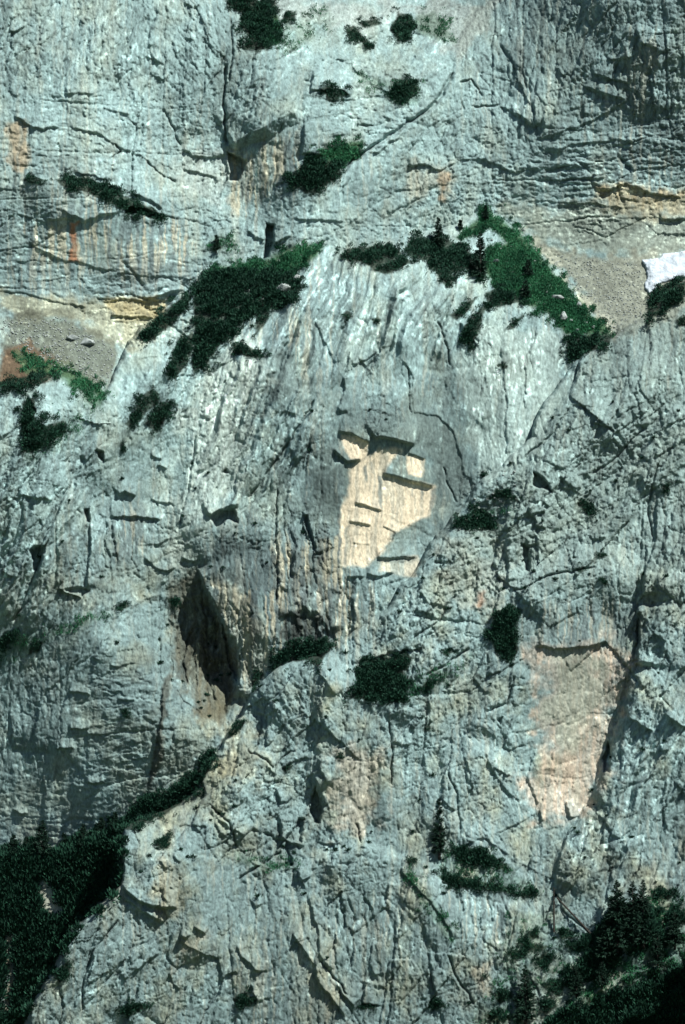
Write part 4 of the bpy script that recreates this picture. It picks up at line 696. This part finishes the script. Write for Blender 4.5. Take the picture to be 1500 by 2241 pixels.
def pine_leaves(pts, L=0.62, holes=(), big=1.0, minel=10):
    u, v, s, a = in_poly(pts, 1 / (24.0 * big), 9, holes, 17, .93, .10)
    R = np.clip(.5 + s / 28.0, .45, 1.15) * rng.uniform(.75, 1.2, len(u)) * math.sqrt(big)
    c = P3(u, v, surf(u, v) + .25 * R)
    k = int(40 * big); n = len(u) * k
    w = rng.normal(size=(n, 3)); w[:, 2] += .55; w[:, 1] -= .35; w /= np.linalg.norm(w, axis=1)[:, None]
    Rr = np.repeat(R, k)[:, None]
    root = np.repeat(c, k, 0) + w * Rr * np.array([1.0, .8, .85]) * rng.uniform(.45, 1, (n, 1))
    d = w * .7 + updirs(n, minel, 90, .1) * .8; d /= np.linalg.norm(d, axis=1)[:, None]
    ln = L * rng.uniform(.5, 1.2, n) * np.clip(Rr[:, 0], .5, 1.1)
    co, q, t = blades(root, d, ln, ln * .36)
    t = np.clip(t * .6 + .5 * np.repeat(np.repeat(rng.random(len(u)), k), 4), 0, 1)
    return (co, q, t), a
for lab, s in THICKETS:
    pts = pp(s); (co, q, t), a = pine_leaves(pts)
    p = np.asarray(pts); bu, bv = p[:, 0].mean(), p[:, 1].max() - 4
    o0 = P3(bu, bv, surf(bu, bv))
    e = bpy.data.objects.new('dwarf_pine', None); link(e); e.location = o0; e.empty_display_size = .5
    tag(e, lab, 'shrub', 'dwarf pines growing on the cliff ledges')
    quads('foliage', co, q, PINE, t, e, o0)
    for kk in range(3 if a > 900 else 1):
        su = bu + rng.uniform(-.25, .25) * np.ptp(p[:, 0]); sv = p[:, 1].mean() + rng.uniform(.0, .4) * np.ptp(p[:, 1])
        d0 = float(surf(su, sv)); a0 = P3(su, sv, d0 - .3); sc = min(1, math.sqrt(a) / 40); a1 = P3(su + rng.uniform(-8, 8) * sc, sv - rng.uniform(6, 14) * sc, d0 + .9 * sc)
        tube('stem', a0, a1, .11 * sc, .04 * sc, BARK, e, o0, 5, .15 * sc)
for lab, s, hs in COVER:
    (co, q, t), a = pine_leaves(pp(s), 1.0, [pp(h) for h in hs], 1.6, 50)
    o = quads('dwarf_pine_cover', co, q, PINE, t); o['kind'] = 'stuff'; tag(o, lab, 'shrubs')
for lab, s, dn in GRASS:
    u, v, ss, a = in_poly(pp(s), .42 * dn, 20, (), 18, .80 + .12 * dn, .05)
    keep = vnoise(u / 9, v / 9, 77) * .6 + vnoise(u / 25, v / 25, 78) * .4 < (.30 + .52 * dn) * sstep(-6, 12, ss + 5)
    u, v = u[keep], v[keep]; k = 6
    root = np.repeat(P3(u, v, surf(u, v) - .05), k, 0); n = len(root); ln = rng.uniform(.22, .6, n)
    co, q, t = blades(root + rng.normal(0, .22, (n, 3)), updirs(n, 25, 90, .25), ln, ln * .34)
    t = np.clip(t * .55 + 1.1 * (vnoise(np.repeat(np.repeat(u, k), 4) / 26, np.repeat(np.repeat(v, k), 4) / 20, 79) - .3), 0, 1)
    o = quads('grass', co, q, TURF, t); o['kind'] = 'stuff'; tag(o, lab, 'grass')

def spruce(u, v, hpx, lab, spread=.24, name='spruce_tree', lean=0, group='spruces on the cliff'):
    H = hpx / PXM; d0 = float(surf(u, v)); vv = v - np.linspace(.05, .9, 14) * hpx
    dmax = max(float(np.max(surf(np.full(14, u + q), vv) - np.linspace(0, .8, 14) * (1 - math.cos(PITCH)) * H)) for q in (-6, 0, 6))
    b0 = P3(u, v, d0 + .35 + min(max(dmax - d0 + .3, 0), 3.2))
    e = bpy.data.objects.new(name, None); link(e); e.location = b0; e.empty_display_size = .5; tag(e, lab, 'tree', group)
    top = b0 + np.array([lean, 0, H])
    tube('root', P3(u, v + 8, d0 - .2), b0 + np.array([0, 0, .15]), .03 * H + .06, .022 * H + .05, BARK, e, b0)
    tube('trunk', b0 - np.array([0, 0, .1]), top, .022 * H + .05, .02, BARK, e, b0)
    R, D, L_ = [], [], []
    for _ in range(int(46 + H * 9)):
        t = rng.uniform(.06, 1) ** .9; az = rng.uniform(0, 2 * math.pi)
        ln = H * spread * (1 - t) ** .75 * rng.uniform(.65, 1.15) + .12
        o = b0 + (top - b0) * t; out = np.array([math.cos(az), math.sin(az), -.28 + .5 * t])
        for s_ in np.linspace(.12, .95, 7):
            pos = o + out * ln * s_ + np.array([0, 0, .12 * ln * s_ * s_])
            for _k in range(3):
                dd = out + rng.normal(0, .55, 3) + np.array([0, 0, -.15]); R.append(pos + rng.normal(0, .04, 3)); D.append(dd / np.linalg.norm(dd)); L_.append((.25 + .42 * ln * (1 - .5 * s_)) * rng.uniform(.6, 1.1))
    R, D, L_ = np.array(R), np.array(D), np.minimum(np.array(L_), .95)
    co, q, t = blades(R, D, L_, L_ * .36)
    quads('crown', co, q, SPRUCE, t, e, b0)
spruce(962, 1874, 122, 'lone slender spruce standing on the ledge of the lower cliff', .17)
spruce(92, 1880, 84, 'spruce with drooping tiered branches above the lower left thicket', .30)
spruce(1352, 2085, 150, 'tallest dark spruce at lower right, left one of the spruce group', .26)
spruce(1386, 2075, 138, 'middle spruce of the group at lower right', .2)
spruce(1408, 2070, 136, 'right-hand spruce of the group at lower right', .2)
spruce(1330, 2110, 95, 'short broad spruce at the left foot of the group at lower right', .34)
spruce(1150, 2238, 118, 'spruce at the bottom edge left of the black corner', .24)
spruce(1052, 612, 108, 'dark spruce on the left side of the green grass triangle', .17)
spruce(1063, 480, 32, 'tiny spruce at the very tip of the green grass triangle', .22)
spruce(960, 545, 70, 'spruce rising above the broad black pine on the rim', .2)
spruce(1008, 502, 22, 'tiny spruce between the rim pine and the green triangle', .2)
spruce(1157, 602, 34, 'small dark spruce in the middle of the green triangle', .3)
spruce(1150, 650, 36, 'small dark spruce low in the green triangle', .32)
spruce(474, 548, 34, 'small spruce on the weedy ledge right of the streaked wall', .25)
for u, v, h, lab in ((30,1872,44,'leftmost of the small conifers along the top edge of the lower left thicket'),(58,1868,36,'small conifer just left of the tiered spruce, lower left'),(140,1864,40,'small conifer just right of the tiered spruce, lower left'),(182,1850,46,'second conifer right of the tiered spruce, lower left'),(222,1832,42,'third conifer right of the tiered spruce, lower left'),(252,1818,40,'conifer at the right end of the lower left thicket edge'),
 (1262,2180,60,'left one of the small spruces on the pale strip, lower right'),(1318,2160,52,'middle one of the small spruces on the pale strip, lower right'),(1440,2112,64,'right one of the small spruces on the pale strip, lower right'),(1478,2070,70,'spruce at the right edge above the black corner')):
    spruce(u, v, h, lab, .3)
u = rng.uniform(0, 1500, 5200); v = rng.uniform(880, 2230, 5200); i_ = np.round((u + 64) / ST).astype(int); j_ = np.round((v + 64) / ST).astype(int)
ok = (TOP[j_ - 6, i_] < TOP[j_ + 5, i_] - .9) & (ROUGH[j_, i_] > .5)
u, v = u[ok][:170], v[ok][:170]; k = 60; w = rng.normal(size=(len(u) * k, 3)); w[:, 2] += .4; w[:, 1] -= .4; w /= np.linalg.norm(w, axis=1)[:, None]
rr = np.repeat(rng.uniform(.18, .6, len(u)) * rng.uniform(.6, 1.5, len(u)), k)
co, q, t = blades(np.repeat(P3(u, v, surf(u, v) + .1), k, 0) + w * (rr * rng.random(len(rr)))[:, None] * np.array([1.6, .8, .8]), updirs(len(rr), 0, 90, .3), rr * .9 + .15, .16)
o = quads('scattered_tufts', co, q, PINE, t); o['kind'] = 'stuff'; tag(o, 'tiny dark green tufts scattered along small ledges and cracks of the cliff', 'plants')
b0 = P3(1213, 2036, surf(1213, 2036) + .4)
e = bpy.data.objects.new('dead_tree', None); link(e); e.location = b0; tag(e, 'bare dark dead snag standing upright on the lower right slope', 'dead tree')
tube('trunk', b0 - np.array([0, 0, .4]), b0 + np.array([0, 0, 9.0]), .24, .10, BARK, e, b0)
for t, az in ((.55, .4), (.66, 2.9), (.78, 1.2), (.87, 3.6), (.72, 5.2), (.93, .2)):
    c = b0 + np.array([0, 0, 9.0 * t]); tube('branch', c, c + np.array([math.cos(az), -abs(math.sin(az)) * .6, .35]) * .75, .07, .03, BARK, e, b0, 5)
pa, pb = P3(1219, 1964, surf(1219, 1964) + .45), P3(1293, 2043, surf(1293, 2043) + .45)
tag(tube('fallen_trunk', pa, pb, .16, .24, BARK), 'dark bare trunk leaning slantwise on the rock beside the dead snag', 'log')

# unseen rock added right of the view, shaped to shade the lower right corner
def shade_spur():
    ds = np.linspace(48, 104, 30); n = 26; rows = []
    for i, d in enumerate(ds):
        vt = 1985 - max(0, d - 62) * 8.6 + 26 * math.sin(i * 1.7) + 14 * math.sin(i * 3.9)
        sec = [(1582 + 10 * math.sin(i * .9 + k * .7) + 6 * math.sin(k * 2.3 + i * 2.1) - 14 * k / n, vt + (2340 - vt) * k / n) for k in range(n, -1, -1)]
        sec += [(1640, vt - 14 + 10 * math.sin(i * 2.2)), (1700, vt + 30), (1740, 2340)]
        rows.append(P3(np.array([a for a, b in sec]), np.array([b for a, b in sec]), np.full(len(sec), d)))
    m = len(rows[0]); co = np.concatenate(rows)
    f = [[i * m + k, (i + 1) * m + k, (i + 1) * m + (k + 1) % m, i * m + (k + 1) % m] for i in range(len(ds) - 1) for k in range(m)]
    o = quads('added_shade_spur_terrain', co, f, STONE); o['kind'] = 'structure'
shade_spur()
# ------------------------------------------------------------------ stones and snow
import bmesh
def stone_mesh(k):
    bm = bmesh.new(); r = np.random.default_rng(40 + k)
    for _ in range(16):
        p = r.normal(size=3); p /= np.linalg.norm(p); bm.verts.new(Vector(p * r.uniform(.75, 1)))
    res = bmesh.ops.convex_hull(bm, input=bm.verts)
    bmesh.ops.delete(bm, geom=list({g for g in res['geom_interior'] + res['geom_unused'] if isinstance(g, bmesh.types.BMVert)}), context='VERTS')
    me = bpy.data.meshes.new('stone'); bm.to_mesh(me); bm.free(); me.materials.append(STONE); return me
SM = [stone_mesh(k) for k in range(6)]
def stone(u, v, w, h, label, group=None, k=0, depth=None):
    o = bpy.data.objects.new('boulder', SM[k % 6]); link(o)
    o.location = P3(u, v, surf(u, v) + .12 * w / 10); o.scale = (w / 20, (depth or w * .7) / 20, h / 20); o.rotation_euler = (rng.uniform(-.3, .3), rng.uniform(-.3, .3), rng.uniform(-.5, .5))
    return tag(o, label, 'rock', group)
stone(192, 748, 42, 26, 'big pale boulder with shadowed underside on the brown scree at left', None, 1, 30)
stone(160, 740, 34, 16, 'smaller pale boulder left of the big boulder on the brown scree', None, 2, 24)
stone(1087, 571, 20, 12, 'widest pale rock in the upper left of the green triangle', None, 3)
stone(1220, 651, 34, 18, 'large pale block in the lower right of the green triangle', None, 4)
stone(1236, 692, 26, 24, 'rough pale block below the large block, green triangle', None, 5)
stone(1268, 668, 14, 24, 'upright pale rock beside the scree strip right of the triangle', None, 0)
stone(622, 632, 42, 26, 'pale angular block among the pines left of the fluted rim', None, 2)
stone(648, 612, 34, 30, 'pointed pale block above the angular block left of the rim', None, 4)
for i, (u, v, w) in enumerate([(1105,512,7),(1143,515,6),(1108,575,9),(1113,588,7),(1142,600,8),(1124,596,6),(1135,580,6),(1170,571,9),(1186,606,7),(1150,611,9),(1100,640,7),(1115,641,8),(1160,625,9),(1175,620,8),(1145,634,9),(1243,645,11),(1180,662,10),(1192,667,8),(1250,702,15),(1284,706,12),(1300,716,12),(1264,722,14),(1130,486,7),(1147,502,7),(1166,522,7),(1010,532,8),(1021,541,8),(1086,462,7),(1095,545,9),(1078,525,8),(1120,540,7),(1205,625,8),(1198,640,8)]):
    stone(u, v, w, w * rng.uniform(.6, 1), 'small pale rock lying in the grass, ' + ('near the top tip of the green triangle' if v < 530 else 'left side of the green triangle' if u < 1118 else 'lower right end of the green triangle' if v > 655 or u > 1225 else 'middle of the green triangle'), 'small rocks in the green triangle', i)
for i, (u, v, w) in enumerate([(552,597,10),(592,615,8),(545,636,11),(520,646,8),(512,640,10),(660,560,10),(640,549,9),(560,562,8),(610,571,9),(596,583,9),(530,682,10),(575,655,9),(480,640,9)]):
    stone(u, v, w, w * rng.uniform(.6, 1), 'small pale rock in the green slope left of the fluted rim', 'small rocks left of the rim', i)
def rubble(lab, s, per, lo, hi):                     # loose stones nobody could count
    u, v, ss, a = in_poly(pp(s), per); n = len(u); c = P3(u, v, surf(u, v)); co = []; fa = []
    base = np.array([[-1,-1,-.5],[1,-1,-.6],[1.1,.9,-.5],[-.9,1,-.5],[-.7,-.8,.6],[.8,-.7,.5],[.6,.8,.7],[-.8,.6,.5]])
    r = rng.uniform(lo, hi, n) ** 1.0
    co = (c[:, None] + (base[None] + rng.normal(0, .25, (n, 8, 3))) * r[:, None, None]).reshape(-1, 3)
    f = np.array([[0,3,2,1],[4,5,6,7],[0,1,5,4],[1,2,6,5],[2,3,7,6],[3,0,4,7]])
    fa = (np.arange(n)[:, None, None] * 8 + f[None]).reshape(-1, 4)
    o = quads('rubble', co, fa, STONE); o['kind'] = 'stuff'; tag(o, lab, 'stones')
rubble('fine stones strewn over the beige scree bowl at upper right', "1180,560 1400,570 1405,640 1420,700 1345,735 1260,640", .045, .05, .15)
rubble('fine stones on the brown scree at the left', "0,690 150,700 260,770 240,840 130,810 30,760", .04, .05, .2)
rubble('broken stones on the ramp beside the pale recess', "1000,1150 1050,1070 1130,1020 1140,1110 1050,1180", .006, .1, .28)
def snow():
    pts = pp("1403,566 1440,560 1452,551 1500,547 1600,538 1600,600 1490,612 1450,624 1416,646 1408,630 1412,600")
    b = box(pts, 8); s = poly_sd(WU[b], WV[b], pts) + 5 * fbm(U[b] / 9, V[b] / 7, 63, 3); k = s > 0; q = k[:-1, :-1] & k[1:, :-1] & k[:-1, 1:] & k[1:, 1:]
    d = M0[b] + .3 + .9 * np.clip(s / 14, 0, 1) ** .5 + .12 * fbm(U[b] / 14 + V[b] / 20, V[b] / 14 - U[b] / 30, 61, 3)
    d = np.where(s < 4, d - (4 - s) * .35, d)
    idx = np.arange(s.size).reshape(s.shape); co = P3(U[b].astype(float), V[b].astype(float), d.astype(float)).reshape(-1, 3)
    j, i = np.nonzero(q); f = np.stack([idx[j, i], idx[j + 1, i], idx[j + 1, i + 1], idx[j, i + 1]], 1)
    us_, inv = np.unique(f, return_inverse=True)
    o = quads('snow_patch', co[us_], inv.reshape(-1, 4), SNOW); tag(o, 'white old snow patch in the scree bowl at the right edge', 'snow')
    for p_ in o.data.polygons: p_.use_smooth = True
snow()
# valley floor far below the cliff, reaching to the horizon behind the camera
g = quads('valley_ground', [(-6000, -9000, -130), (6000, -9000, -130), (6000, 400, -130), (-6000, 400, -130)], [[0, 1, 2, 3]], noise_material('valley_meadow', (0.03, 0.05, 0.02), (0.06, 0.09, 0.04), .02))
g['kind'] = 'structure'
print('done', round(time.time() - T0, 1))
